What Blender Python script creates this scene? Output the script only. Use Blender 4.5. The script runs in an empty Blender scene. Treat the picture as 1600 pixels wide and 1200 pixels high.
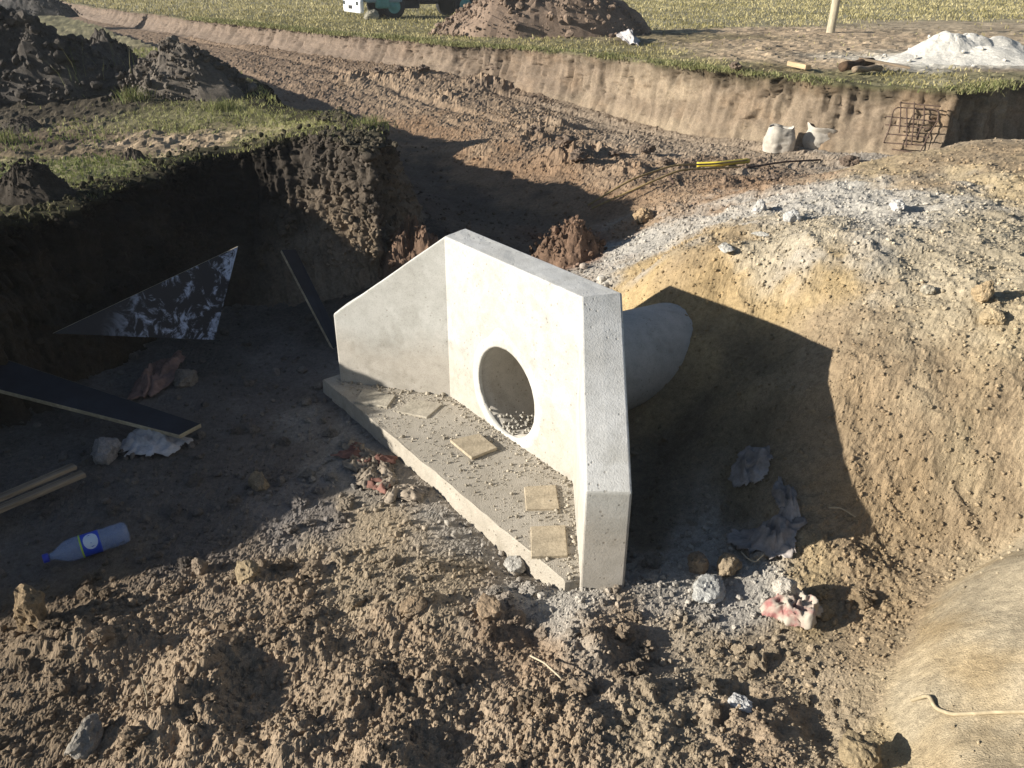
import bpy, math, random
import numpy as np
from mathutils import Matrix, Vector

# ------------------------------------------------------------------ camera, sky, sun, exposure
SC = bpy.context.scene
COL = SC.collection
CAMZ, PITCH, ROLL, F = 2.64521, math.radians(27.1403), 0.00267, 1248.24
_f = np.array([0.0, math.cos(PITCH), -math.sin(PITCH)])
_r0 = np.array([1.0, 0.0, 0.0]); _u0 = np.cross(_r0, _f)
_r = _r0*math.cos(ROLL)+_u0*math.sin(ROLL)
_u = -_r0*math.sin(ROLL)+_u0*math.cos(ROLL)
cam_d = bpy.data.cameras.new('camera'); cam = bpy.data.objects.new('camera', cam_d); COL.objects.link(cam)
cam_d.sensor_width = 36.0; cam_d.lens = F/1600*36.0; cam_d.clip_start = 0.05; cam_d.clip_end = 2000
M3 = np.stack([_r, _u, -_f], 1)
cam.matrix_world = Matrix([[*M3[0], 0], [*M3[1], 0], [*M3[2], CAMZ], [0, 0, 0, 1]])
SC.camera = cam
SC.render.resolution_x, SC.render.resolution_y = 1024, 768

SUN_A, SUN_E = math.radians(13.0), math.radians(19.0)     # light travels to +x and slightly away from the camera
SDIR = np.array([math.cos(SUN_E)*math.cos(SUN_A), math.cos(SUN_E)*math.sin(SUN_A), -math.sin(SUN_E)])
world = bpy.data.worlds.new("World"); SC.world = world; world.use_nodes = True
nt = world.node_tree
sky = nt.nodes.new('ShaderNodeTexSky'); sky.sky_type = 'NISHITA'; sky.sun_disc = False
sky.sun_elevation = SUN_E; sky.sun_rotation = math.atan2(-SDIR[0], -SDIR[1])
sky.air_density = 0.9; sky.dust_density = 0.5
bg = nt.nodes['Background']; nt.links.new(sky.outputs[0], bg.inputs[0]); bg.inputs[1].default_value = 0.05
sl = bpy.data.lights.new('sun', 'SUN'); sun = bpy.data.objects.new('sun', sl); COL.objects.link(sun)
sl.energy = 5.0; sl.angle = math.radians(0.5); sl.color = (1.0, 0.94, 0.84)
sun.rotation_euler = Vector(SDIR).to_track_quat('-Z', 'Y').to_euler()
vs = SC.view_settings
SC.display_settings.display_device = 'sRGB'
vs.view_transform = 'Standard'; vs.look = 'None'; vs.gamma = 1.0; vs.use_curve_mapping = False; vs.exposure = 0.9

# ------------------------------------------------------------------ small maths
rng = np.random.default_rng(11)
random.seed(5)
EYE = np.array([0, 0, CAMZ])
def ray(px, py): return _f+(px-800)/F*_r-(py-600)/F*_u
def at(px, py, z):
    d = ray(px, py); return EYE+d*((z-CAMZ)/d[2])
def aty(px, py, Y):
    d = ray(px, py); return EYE+d*(Y/d[1])
def on_plane(px, py, P, n):
    d = ray(px, py); return EYE+d*(np.dot(np.asarray(P)-EYE, n)/np.dot(d, n))
T2 = rng.random((256, 256))
T3 = rng.random((64, 64, 64))
def vn2(x, y):
    x = np.asarray(x, float); y = np.asarray(y, float)
    ix = np.floor(x).astype(np.int64); iy = np.floor(y).astype(np.int64)
    fx = x-ix; fy = y-iy
    fx = fx*fx*fx*(fx*(fx*6-15)+10); fy = fy*fy*fy*(fy*(fy*6-15)+10)
    a = T2[ix & 255, iy & 255]; b = T2[(ix+1) & 255, iy & 255]; c = T2[ix & 255, (iy+1) & 255]; d = T2[(ix+1) & 255, (iy+1) & 255]
    return (a*(1-fx)+b*fx)*(1-fy)+(c*(1-fx)+d*fx)*fy-0.5
def fbm2(x, y, o=4, g=0.5):
    s = 0; a = 1.0
    for i in range(o):
        s = s+a*vn2(x, y); x, y = 1.6*x+1.2*y+17.3, -1.2*x+1.6*y+5.1; a *= g
    return s
def vn3(p):
    i = np.floor(p).astype(np.int64); f = p-i; f = f*f*(3-2*f); i &= 63; j = (i+1) & 63
    r = 0
    for dx, X in ((0, i[..., 0]), (1, j[..., 0])):
        for dy, Y in ((0, i[..., 1]), (1, j[..., 1])):
            for dz, Z in ((0, i[..., 2]), (1, j[..., 2])):
                w = (f[..., 0] if dx else 1-f[..., 0])*(f[..., 1] if dy else 1-f[..., 1])*(f[..., 2] if dz else 1-f[..., 2])
                r = r+w*T3[X, Y, Z]
    return r-0.5
RM = np.array([[0.36, 0.48, -0.8], [-0.8, 0.6, 0.0], [0.48, 0.64, 0.6]])
def fbm3(p, o=4, g=0.5):
    p = np.asarray(p, float); s = 0; a = 1.0
    for i in range(o):
        s = s+a*vn3(p); p = (p@RM)*2.0+3.7; a *= g
    return s
J2 = rng.random((256, 256, 3))
def worley(x, y):
    ix = np.floor(x).astype(np.int64); iy = np.floor(y).astype(np.int64)
    best = np.full(x.shape, 9.0); idv = np.zeros(x.shape)
    for dx in (-1, 0, 1):
        for dy in (-1, 0, 1):
            j = J2[(ix+dx) & 255, (iy+dy) & 255]
            d = (ix+dx+j[..., 0]-x)**2+(iy+dy+j[..., 1]-y)**2
            m = d < best; best = np.where(m, d, best); idv = np.where(m, j[..., 2], idv)
    return np.sqrt(best), idv
def lumps(x, y, s, rad=0.62):
    d, i = worley(x/s, y/s)
    return np.sqrt(np.maximum(0, 1-(d/rad)**2))*np.clip(i*1.6-0.4, 0, 1)
def inpoly(x, y, poly):
    x = np.asarray(x); y = np.asarray(y); c = np.zeros(x.shape, bool); n = len(poly)
    for i in range(n):
        x1, y1 = poly[i][:2]; x2, y2 = poly[(i+1) % n][:2]
        if y1 == y2: continue
        c ^= ((y1 > y) != (y2 > y)) & (x < (x2-x1)*(y-y1)/(y2-y1)+x1)
    return c
def dist_line(x, y, pl):
    best = np.full(np.shape(x), 1e9)
    for (a, b) in zip(pl[:-1], pl[1:]):
        ax, ay = a[:2]; bx, by = b[:2]; L = (bx-ax)**2+(by-ay)**2+1e-9
        t = np.clip(((x-ax)*(bx-ax)+(y-ay)*(by-ay))/L, 0, 1)
        best = np.minimum(best, np.hypot(x-ax-t*(bx-ax), y-ay-t*(by-ay)))
    return best

# ------------------------------------------------------------------ mesh and object helpers
def mesh_np(name, V, faces, mat=None, smooth=False, col=None):
    """faces: list of int arrays (n,3) / (n,4) or of index lists"""
    V = np.asarray(V, np.float32)
    me = bpy.data.meshes.new(name)
    loops = []; starts = []; tot = 0
    for Fa in faces:
        Fa = np.asarray(Fa, np.int32)
        if Fa.size == 0: continue
        if Fa.ndim == 1: Fa = Fa[None]
        k = Fa.shape[1]; loops.append(Fa.ravel()); starts.append(np.arange(Fa.shape[0], dtype=np.int32)*k+tot); tot += Fa.size
    loops = np.concatenate(loops); starts = np.concatenate(starts)
    me.vertices.add(len(V)); me.vertices.foreach_set('co', V.ravel())
    me.loops.add(len(loops)); me.loops.foreach_set('vertex_index', loops)
    me.polygons.add(len(starts)); me.polygons.foreach_set('loop_start', starts)
    me.update(calc_edges=True); me.validate()
    if smooth: me.polygons.foreach_set('use_smooth', np.ones(len(me.polygons), bool))
    else: me.polygons.foreach_set('use_smooth', np.zeros(len(me.polygons), bool))
    if col is not None:
        a = me.color_attributes.new('Col', 'FLOAT_COLOR', 'POINT')
        a.data.foreach_set('color', np.concatenate([np.asarray(col, np.float32), np.ones((len(V), 1), np.float32)], 1).ravel())
    if mat: me.materials.append(mat)
    return me
def link(name, me, parent=None):
    o = bpy.data.objects.new(name, me); COL.objects.link(o)
    if parent: o.parent = parent
    return o
def tag(o, label=None, cat=None, group=None, kind=None):
    if label: o['label'] = label
    if cat: o['category'] = cat
    if group: o['group'] = group
    if kind: o['kind'] = kind
    return o
def thing(name, label, cat, loc=(0, 0, 0), group=None):
    o = bpy.data.objects.new(name, None); COL.objects.link(o); o.location = loc; o.empty_display_size = 0.1
    return tag(o, label, cat, group)
def local(V, loc): return np.asarray(V, float)-np.asarray(loc, float)
def grid_faces(nr, nc, keep=None, wrap=False):
    idx = np.arange(nr*nc).reshape(nr, nc)
    if wrap: idx = np.concatenate([idx, idx[:, :1]], 1)
    q = np.stack([idx[:-1, :-1], idx[:-1, 1:], idx[1:, 1:], idx[1:, :-1]], -1)
    if keep is not None: q = q[keep]
    return q.reshape(-1, 4)
def ico(n):
    t = (1+5**.5)/2
    V = np.array([(-1, t, 0), (1, t, 0), (-1, -t, 0), (1, -t, 0), (0, -1, t), (0, 1, t), (0, -1, -t), (0, 1, -t), (t, 0, -1), (t, 0, 1), (-t, 0, -1), (-t, 0, 1)], float)
    V /= np.linalg.norm(V[0])
    Fa = [(0, 11, 5), (0, 5, 1), (0, 1, 7), (0, 7, 10), (0, 10, 11), (1, 5, 9), (5, 11, 4), (11, 10, 2), (10, 7, 6), (7, 1, 8), (3, 9, 4), (3, 4, 2), (3, 2, 6), (3, 6, 8), (3, 8, 9), (4, 9, 5), (2, 4, 11), (6, 2, 10), (8, 6, 7), (9, 8, 1)]
    V = [tuple(v) for v in V]
    for _ in range(n):
        c = {}; G = []
        def mid(a, b):
            k = (min(a, b), max(a, b))
            if k not in c:
                m = np.array(V[a])+np.array(V[b]); m /= np.linalg.norm(m); V.append(tuple(m)); c[k] = len(V)-1
            return c[k]
        for a, b, d in Fa:
            x, y, z = mid(a, b), mid(b, d), mid(d, a); G += [(a, x, z), (b, y, x), (d, z, y), (x, y, z)]
        Fa = G
    return np.array(V), np.array(Fa)
ICO = [ico(i) for i in range(4)]
def rock_verts(lv, seed, rough=0.35, cuts=5, squash=(1, 0.85, 0.65)):
    V, Fa = ICO[lv]; r = np.random.default_rng(seed); V = V.copy()
    for _ in range(cuts):
        n = r.normal(size=3); n /= np.linalg.norm(n); d = r.uniform(0.55, 0.85)
        k = np.maximum(0, V@n-d); V -= k[:, None]*n*0.92
    nrm = V/np.linalg.norm(V, axis=1)[:, None]
    V = V+nrm*(rough*fbm3(nrm*1.7+r.uniform(0, 50, 3), 4, 0.6))[:, None]
    return V*np.array(squash), Fa
def tube(path, rad, ns=8, cap=True):
    P = np.asarray(path, float); n = len(P); rad = np.broadcast_to(rad, (n,))
    T = np.gradient(P, axis=0); T /= np.linalg.norm(T, axis=1)[:, None]+1e-9
    ref = np.array([0, 0, 1.0]) if abs(T[:, 2]).mean() < 0.8 else np.array([1.0, 0, 0])
    A = np.cross(T, ref); A /= np.linalg.norm(A, axis=1)[:, None]+1e-9; B = np.cross(T, A)
    th = np.linspace(0, 2*np.pi, ns, endpoint=False)
    V = P[:, None]+rad[:, None, None]*(np.cos(th)[None, :, None]*A[:, None]+np.sin(th)[None, :, None]*B[:, None])
    V = V.reshape(-1, 3); fs = [grid_faces(n, ns, wrap=True)]
    if cap: fs += [list(range(ns))[::-1], list(range((n-1)*ns, n*ns))]
    return V, fs
def smooth_path(pts, n):
    P = np.asarray(pts, float); d = np.r_[0, np.cumsum(np.linalg.norm(np.diff(P, axis=0), axis=1))]
    u = np.linspace(0, d[-1], n); Q = np.stack([np.interp(u, d, P[:, k]) for k in range(3)], 1)
    for _ in range(max(1, n//8)):
        Q[1:-1] = 0.25*Q[:-2]+0.5*Q[1:-1]+0.25*Q[2:]
    return Q
def box_verts(sx, sy, sz):
    V = np.array([(x, y, z) for x in (-.5, .5) for y in (-.5, .5) for z in (-.5, .5)])*np.array([sx, sy, sz])
    return V, [np.array([(0, 1, 3, 2), (4, 6, 7, 5), (0, 4, 5, 1), (2, 3, 7, 6), (0, 2, 6, 4), (1, 5, 7, 3)])]
def bevel(o, w, seg=2):
    m = o.modifiers.new('bevel', 'BEVEL'); m.width = w; m.segments = seg; m.limit_method = 'ANGLE'; return o
def prism(bottom, top):
    """closed solid from two equal loops (counter-clockwise seen from above)"""
    n = len(bottom); V = np.concatenate([bottom, top])
    fs = [list(range(n))[::-1], list(range(n, 2*n)), np.array([(i, (i+1) % n, n+(i+1) % n, n+i) for i in range(n)])]
    return V, fs

# ------------------------------------------------------------------ materials
def nmat(name, rough=0.9, spec=0.25):
    m = bpy.data.materials.new(name); m.use_nodes = True
    n = m.node_tree.nodes; b = n['Principled BSDF']; b.inputs['Roughness'].default_value = rough; b.inputs['Specular IOR Level'].default_value = spec
    return m, m.node_tree, b
def N(t, typ, **kw):
    n = t.nodes.new(typ)
    for k, v in kw.items(): setattr(n, k, v)
    return n
def noise(t, co, scale, detail=6, rough=0.6):
    n = N(t, 'ShaderNodeTexNoise'); n.inputs['Scale'].default_value = scale; n.inputs['Detail'].default_value = detail; n.inputs['Roughness'].default_value = rough
    t.links.new(co, n.inputs['Vector']); return n.outputs['Fac']
def ramp(t, fac, stops):
    r = N(t, 'ShaderNodeValToRGB'); e = r.color_ramp.elements
    for i, (p, c) in enumerate(stops):
        if i > 1: e.new(p)
        e[i].position = p; c = c if hasattr(c, '__len__') else (c, c, c); e[i].color = (*c, 1)
    t.links.new(fac, r.inputs['Fac']); return r.outputs['Color']
def mul(t, a, b, fac=1.0, mode='MULTIPLY'):
    m = N(t, 'ShaderNodeMix', data_type='RGBA', blend_type=mode)
    if hasattr(fac, 'is_output'): t.links.new(fac, m.inputs['Factor'])
    else: m.inputs['Factor'].default_value = fac
    for s, v in ((m.inputs['A'], a), (m.inputs['B'], b)):
        if hasattr(v, 'is_output'): t.links.new(v, s)
        else: s.default_value = (*v, 1)
    return m.outputs['Result']
def bump(t, b, h, strength, dist):
    n = N(t, 'ShaderNodeBump'); n.inputs['Strength'].default_value = strength; n.inputs['Distance'].default_value = dist
    t.links.new(h, n.inputs['Height']); t.links.new(n.outputs['Normal'], b.inputs['Normal'])
def objco(t): return N(t, 'ShaderNodeTexCoord').outputs['Object']

def soil_material(name, source):
    m, t, b = nmat(name, 0.95, 0.1)
    if source == 'attr':
        a = N(t, 'ShaderNodeAttribute', attribute_name='Col'); c = a.outputs['Color']
    else:
        c = N(t, 'ShaderNodeObjectInfo').outputs['Color']
    co = objco(t)
    n1 = noise(t, co, 3.1, 6, 0.65); n2 = noise(t, co, 28, 5, 0.7); n3 = noise(t, co, 150, 3, 0.7)
    c = mul(t, c, ramp(t, n1, [(0.3, 0.78), (0.7, 1.2)]))
    c = mul(t, c, ramp(t, n2, [(0.3, 0.72), (0.7, 1.25)]))
    c = mul(t, c, ramp(t, n3, [(0.3, 0.75), (0.72, 1.3)]))
    t.links.new(c, b.inputs['Base Color'])
    h = N(t, 'ShaderNodeMath', operation='ADD'); t.links.new(n2, h.inputs[0]); t.links.new(n3, h.inputs[1])
    bump(t, b, h.outputs[0], 0.7, 0.012)
    return m
M_SOIL = soil_material('loose_soil', 'attr')
M_CLOD = soil_material('clod_soil', 'object')

def concrete_material(name, base, rough_bump=0.25, dust=0.0):
    m, t, b = nmat(name, 0.85, 0.25); co = objco(t)
    n1 = noise(t, co, 2.2, 5, 0.6); n2 = noise(t, co, 14, 6, 0.65); n3 = noise(t, co, 120, 3, 0.6)
    c = mul(t, base, ramp(t, n1, [(0.32, (0.88, 0.87, 0.85)), (0.62, (1.04, 1.04, 1.04))]))
    c = mul(t, c, ramp(t, n2, [(0.3, (0.86, 0.86, 0.85)), (0.6, 1.04)]))
    c = mul(t, c, ramp(t, n3, [(0.28, 0.8), (0.5, 1.03)]))
    # grey cement smears
    n4 = noise(t, co, 5.5, 3, 0.5)
    c = mul(t, c, (0.72, 0.71, 0.68), ramp(t, n4, [(0.58, 0.0), (0.66, 0.45)]))
    # blow holes
    v = N(t, 'ShaderNodeTexVoronoi'); v.inputs['Scale'].default_value = 26; t.links.new(co, v.inputs['Vector'])
    sel = noise(t, co, 3.7, 2, 0.5)
    hole = ramp(t, v.outputs['Distance'], [(0.11, 1.0), (0.20, 0.0)])
    hm = mul(t, hole, ramp(t, sel, [(0.46, 0.0), (0.56, 1.0)]))
    c = mul(t, c, (0.68, 0.66, 0.63), hm)
    # soil dust low down
    if dust:
        sp = N(t, 'ShaderNodeSeparateXYZ'); t.links.new(N(t, 'ShaderNodeNewGeometry').outputs['Position'], sp.inputs[0])
        w = N(t, 'ShaderNodeMath', operation='MULTIPLY_ADD'); t.links.new(n1, w.inputs[0]); w.inputs[1].default_value = -0.5; t.links.new(sp.outputs['Z'], w.inputs[2])
        c = mul(t, c, (0.80, 0.69, 0.58), ramp(t, w.outputs[0], [(0.0, dust), (0.22, 0.0)]))
    t.links.new(c, b.inputs['Base Color'])
    s = N(t, 'ShaderNodeMath', operation='SUBTRACT'); t.links.new(n3, s.inputs[0]); t.links.new(hm, s.inputs[1])
    bump(t, b, s.outputs[0], rough_bump, 0.006)
    return m
M_CONC = concrete_material('cast_concrete', (0.445, 0.44, 0.415), 0.2, 0.5)
M_CONCTOP = concrete_material('floated_concrete', (0.56, 0.555, 0.535), 0.4, 0.5)
M_PIPE = concrete_material('old_pipe_concrete', (0.47, 0.455, 0.42), 0.3, 0.3)
M_COLLAR = concrete_material('mortar', (0.50, 0.49, 0.46), 0.15)
M_SLAB = concrete_material('slab_concrete', (0.42, 0.395, 0.345), 0.8, 0.3)

def plain(name, col, rough=0.7, spec=0.3, var=0.25, scale=20, metallic=0.0, bmp=0.0, stretch=(1, 1, 1)):
    m, t, b = nmat(name, rough, spec); b.inputs['Metallic'].default_value = metallic
    co = objco(t); mp = N(t, 'ShaderNodeMapping'); t.links.new(co, mp.inputs[0]); mp.inputs['Scale'].default_value = stretch
    n = noise(t, mp.outputs[0], scale, 5, 0.65); n2 = noise(t, mp.outputs[0], scale*0.17, 3, 0.5)
    c = mul(t, col, ramp(t, n, [(0.3, 1-var), (0.7, 1+var)])); c = mul(t, c, ramp(t, n2, [(0.3, 1-var), (0.7, 1+var*0.6)]))
    t.links.new(c, b.inputs['Base Color'])
    if bmp: bump(t, b, n, bmp, 0.01)
    return m
M_FIBRE = plain('tan_board', (0.41, 0.345, 0.25), 0.9, 0.15, 0.22, 60, bmp=0.4)
M_FIBREDUST = plain('dusty_tan_board', (0.41, 0.37, 0.30), 0.95, 0.1, 0.22, 50, bmp=0.5)
M_WOOD = plain('grey_timber', (0.26, 0.20, 0.14), 0.85, 0.2, 0.35, 9, bmp=0.3, stretch=(0.6, 8, 8))
M_WOODP = plain('pale_timber', (0.42, 0.31, 0.19), 0.8, 0.2, 0.25, 9, bmp=0.3, stretch=(0.6, 8, 8))
M_LOG = plain('dark_log', (0.10, 0.065, 0.042), 0.9, 0.1, 0.4, 14, bmp=0.5)
M_RUST = plain('rusty_steel', (0.085, 0.055, 0.042), 0.8, 0.3, 0.4, 60)
M_YEL = plain('yellow_plastic', (0.62, 0.50, 0.06), 0.5, 0.4, 0.15, 20)
M_CANE = plain('dry_cane', (0.30, 0.22, 0.10), 0.8, 0.2, 0.3, 20)
M_CANEDUST = plain('dusty_rope', (0.36, 0.30, 0.20), 0.95, 0.1, 0.25, 40)
M_SACK = plain('cement_sack', (0.46, 0.42, 0.36), 0.9, 0.15, 0.25, 12, bmp=0.4)
M_RAG = plain('dusty_rag', (0.30, 0.27, 0.25), 0.95, 0.1, 0.35, 16, bmp=0.4)
M_RAGPALE = plain('pale_rag', (0.42, 0.40, 0.40), 0.9, 0.1, 0.3, 18, bmp=0.3)
M_BROWNRAG = plain('brown_rag', (0.22, 0.14, 0.115), 0.95, 0.1, 0.3, 18, bmp=0.3)
M_PAPER = plain('torn_paper', (0.27, 0.225, 0.175), 0.95, 0.1, 0.4, 12, bmp=0.4)
M_PAPERRED = plain('torn_red_paper', (0.19, 0.10, 0.08), 0.95, 0.1, 0.3, 14, bmp=0.3)
M_ROOT = plain('dry_root', (0.42, 0.36, 0.26), 0.9, 0.1, 0.2, 30)
M_WHITE = plain('white_paint', (0.75, 0.76, 0.76), 0.4, 0.5, 0.08, 6)
M_BLUEGREY = plain('blue_grey_paint', (0.20, 0.30, 0.38), 0.4, 0.5, 0.12, 6)
M_TEAL = plain('teal_paint', (0.10, 0.30, 0.30), 0.5, 0.4, 0.2, 10)
M_BLACK = plain('black_rubber', (0.022, 0.022, 0.024), 0.8, 0.3, 0.2, 20)
M_DARKMETAL = plain('dark_chassis', (0.035, 0.037, 0.04), 0.7, 0.3, 0.3, 12)
M_GLASS = plain('dark_window', (0.03, 0.04, 0.05), 0.08, 0.6, 0.05, 4)
M_POST = plain('weathered_post', (0.42, 0.37, 0.27), 0.9, 0.15, 0.25, 10, bmp=0.3, stretch=(6, 6, 0.8))
M_EDGE = plain('plywood_edge', (0.40, 0.34, 0.24), 0.8, 0.2, 0.3, 30)
def film_ply():
    m, t, b = nmat('black_film_plywood', 0.55, 0.22); co = objco(t)
    n1 = noise(t, co, 2.0, 7, 0.62); n1.node.inputs['Distortion'].default_value = 2.2; n2 = noise(t, co, 8, 6, 0.7); n2.node.inputs['Distortion'].default_value = 1.5; n3 = noise(t, co, 1.1, 3, 0.5)
    a = N(t, 'ShaderNodeMath', operation='MULTIPLY'); t.links.new(n1, a.inputs[0]); t.links.new(n2, a.inputs[1])
    sp = ramp(t, a.outputs[0], [(0.25, 0.0), (0.33, 1.0)])
    at_ = N(t, 'ShaderNodeAttribute', attribute_name='Col')
    sp = mul(t, sp, at_.outputs['Color'])
    c = mul(t, (0.016, 0.018, 0.026), (0.34, 0.40, 0.54), sp, 'MIX')
    t.links.new(c, b.inputs['Base Color'])
    return m
M_PLY = film_ply()
M_PLYPLAIN = plain('worn_black_plywood', (0.018, 0.019, 0.026), 0.55, 0.25, 0.4, 7)
def cloth_red():
    m, t, b = nmat('red_white_cloth', 0.95, 0.1); co = objco(t)
    n = noise(t, co, 9, 4, 0.6)
    c = ramp(t, n, [(0.37, (0.29, 0.13, 0.12)), (0.45, (0.36, 0.26, 0.22)), (0.53, (0.42, 0.375, 0.31))])
    t.links.new(c, b.inputs['Base Color']); return m
M_CLOTH = cloth_red()
def grass_mat():
    m, t, b = nmat('grass_blades', 0.7, 0.2)
    a = N(t, 'ShaderNodeAttribute', attribute_name='Col'); t.links.new(a.outputs['Color'], b.inputs['Base Color'])
    tr = N(t, 'ShaderNodeBsdfTranslucent'); t.links.new(a.outputs['Color'], tr.inputs['Color'])
    mx = N(t, 'ShaderNodeMixShader'); mx.inputs[0].default_value = 0.3
    t.links.new(b.outputs[0], mx.inputs[1]); t.links.new(tr.outputs[0], mx.inputs[2])
    t.links.new(mx.outputs[0], t.nodes['Material Output'].inputs['Surface']); return m
M_GRASS = grass_mat()
def bottle_mat():
    m, t, b = nmat('clear_blue_plastic', 0.12, 0.5)
    b.inputs['Base Color'].default_value = (0.35, 0.46, 0.72, 1); b.inputs['Alpha'].default_value = 0.34
    return m
M_PET = bottle_mat()
M_LABEL = plain('blue_label', (0.02, 0.07, 0.55), 0.4, 0.4, 0.1, 10)
M_LABELW = plain('white_print', (0.62, 0.72, 0.85), 0.4, 0.4, 0.08, 10)
M_LIME = plain('lime_band', (0.42, 0.62, 0.08), 0.5, 0.3, 0.1, 10)
M_CAP = plain('blue_cap', (0.03, 0.05, 0.42), 0.4, 0.4, 0.1, 10)

# ------------------------------------------------------------------ headwall geometry (plan)
O = np.array([-0.43463, 4.96611, 0.0]); EX = np.array([0.59458, -0.80404, 0.0]); EN = np.array([-0.80404, -0.59458, 0.0])  # along wall, out of wall
HW, HH, HL, HS, HE, HT, HZ, HR = 1.3331, 1.1558, 0.8503, 0.9087, 0.5264, 0.2183, 0.3106, 0.30
def hw(x, y, z=0.0):    # wall frame: x along, y out of the face (towards the viewer)
    return O+EX*x+EN*y+np.array([0, 0, z])
_c, _s = math.cos(HS), math.sin(HS)
_a = (-HT+HT*_s)/_c
_bx = HT*_c+_a*_s       # half overhang of back corners
IN_L, IN_R = (0, 0), (HW, 0)
END_L, END_R = (-HL*_s, HL*_c), (HW+HL*_s, HL*_c)
OUT_L, OUT_R = (END_L[0]-HT*_c, END_L[1]-HT*_s), (END_R[0]+HT*_c, END_R[1]-HT*_s)
BK_L, BK_R = (-_bx, -HT), (HW+_bx, -HT)
P1, P2 = at(503, 592, 0), at(892, 917, 0)
_e = 0.06; slab_poly = [P1, at(884, 908, 0), hw(OUT_R[0]-_e*_s-.03, OUT_R[1]-_e*_c), hw(*BK_R), hw(*BK_L), hw(*OUT_L)]

# ------------------------------------------------------------------ terrain: bank lines
FZ = 1.2
rimF_px = [(-400, -14), (60, -4), (130, 8), (200, 18), (300, 30), (400, 41), (530, 54), (640, 62), (700, 69), (800, 74), (900, 82), (1020, 98), (1100, 111), (1200, 122), (1300, 131), (1400, 138), (1475, 143), (1497, 146)]
baseF_px = [(-400, 2), (60, 5), (130, 18), (200, 40), (300, 55), (400, 70), (530, 90), (640, 103), (700, 114), (800, 136), (900, 160), (1020, 194), (1100, 212), (1200, 222), (1300, 234), (1400, 242), (1475, 246), (1500, 246)]
rimF = []; baseF = []
for (a, b) in zip(rimF_px, baseF_px):
    p = at(a[0], a[1], FZ); rimF.append(p)
    foot = 0.006*p[1]+0.12
    # base: a little nearer than the rim, height from the pixel
    q = aty(b[0], b[1], p[1]-foot); q[2] = np.clip(q[2], 0.12, 0.85); baseF.append(np.array([p[0]-foot*0.8, p[1]-foot, q[2]]))
extra_r = [(6.75, 12.25, FZ), (7.4, 12.75, FZ), (7.75, 13.0, FZ), (8.3, 12.9, FZ), (9.5, 12.7, FZ), (14, 12.6, FZ), (40, 14, FZ)]
extra_b = [(6.8, 12.0, .1), (7.35, 12.4, .1), (7.75, 12.7, .1), (8.3, 12.6, .1), (9.5, 12.4, .1), (14, 12.3, .1), (40, 13.7, .1)]
rimF += [np.array(v) for v in extra_r]; baseF += [np.array(v) for v in extra_b]
fieldF_poly = [p[:2] for p in rimF]+[(300, 14), (300, 500), (-300, 500), (-300, 120)]

rimN = [(-9.5, -1.0), (-7.6, 0.6), (-6.3, 1.95), (-5.4, 2.6), (-4.62, 3.2), (-4.42, 3.9), (-4.3, 4.5), (-3.75, 5.45), (-3.35, 5.95)]
baseN = [(-8.8, -1.4), (-7.0, 0.1), (-5.75, 1.35), (-4.9, 2.0), (-4.1, 2.85), (-3.85, 3.7), (-3.7, 4.3), (-3.4, 5.2), (-3.1, 5.6)]
for (px, py, z) in ((200, 285, 1.0), (290, 250, 1.0), (350, 234, 1.03), (450, 220, 1.12), (520, 222, 1.17), (575, 236, 1.2)): rimN.append(tuple(at(px, py, z)[:2]))
baseN += [(-3.05, 6.25), (-2.8, 6.8), (-2.45, 7.0), (-1.95, 7.05), (-1.55, 7.1), (-1.28, 7.3)]
for (px, py) in ((603, 220), (595, 200), (540, 180), (470, 160), (430, 147), (395, 125), (330, 100), (220, 60), (150, 35), (60, 12), (-300, -6)):
    p = at(px, py, FZ); rimN.append((p[0], p[1]))
baseN += [(-0.98, 8.2), (-1.0, 8.9), (-1.2, 9.7), (-2.0, 10.9), (-2.65, 11.9)]
for (x, y) in rimN[len(baseN):]: baseN.append((x+0.45, y+0.25))
baseNz = [-.12]*12+[-.12, -.05, .0]+[.08, .15, .2, .25, .3]+[.35, .45, .55, .6, .65, .7]
rimN = [np.array([*p, FZ]) for p in rimN]; baseN = [np.array([p[0], p[1], z]) for p, z in zip(baseN, baseNz)]
fieldN_poly = [p[:2] for p in rimN]+[(-300, 130), (-300, -30)]

# ------------------------------------------------------------------ terrain: control points of the dug ground
ctrl = []
def c_px(lst):
    for px, py, z in lst: ctrl.append(at(px, py, z))
c_px([(-200, 1250, -.05), (0, 1200, -.05), (200, 1200, -.03), (400, 1200, .0), (600, 1200, .02), (800, 1200, .03), (1000, 1200, .05), (1200, 1200, .08), (1350, 1190, .1),
      (400, 1400, .0), (900, 1500, .05), (1300, 1500, .15), (0, 1500, -.05), (1700, 1400, .5),
      (-200, 1000, -.1), (0, 1000, -.1), (200, 1000, -.09), (400, 1000, -.05), (600, 1000, -.05), (800, 1000, -.05), (1000, 1000, -.06), (1200, 1000, -.06), (1330, 1000, -.03),
      (100, 850, -.15), (300, 850, -.14), (500, 850, -.13), (700, 850, -.10), (780, 900, -.07), (640, 740, -.11), (560, 660, -.11), (510, 605, -.11), (850, 935, -.05), (905, 925, -.01), (975, 925, -.01), (1050, 920, -.05), (1150, 905, -.06), (1290, 850, .03), (1240, 870, -.01), (1300, 900, .0),
      (100, 700, -.15), (300, 700, -.16), (500, 700, -.15), (450, 600, -.15), (600, 700, -.12), (250, 600, -.13), (150, 580, -.08), (350, 540, -.1), (480, 540, -.12), (660, 780, -.11),
      # sand bank behind the wall, from the edge of the wall's own shadow
      (1335, 803, .14), (1600, 835, .14), (1450, 815, .1), (1520, 825, .1)])
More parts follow.
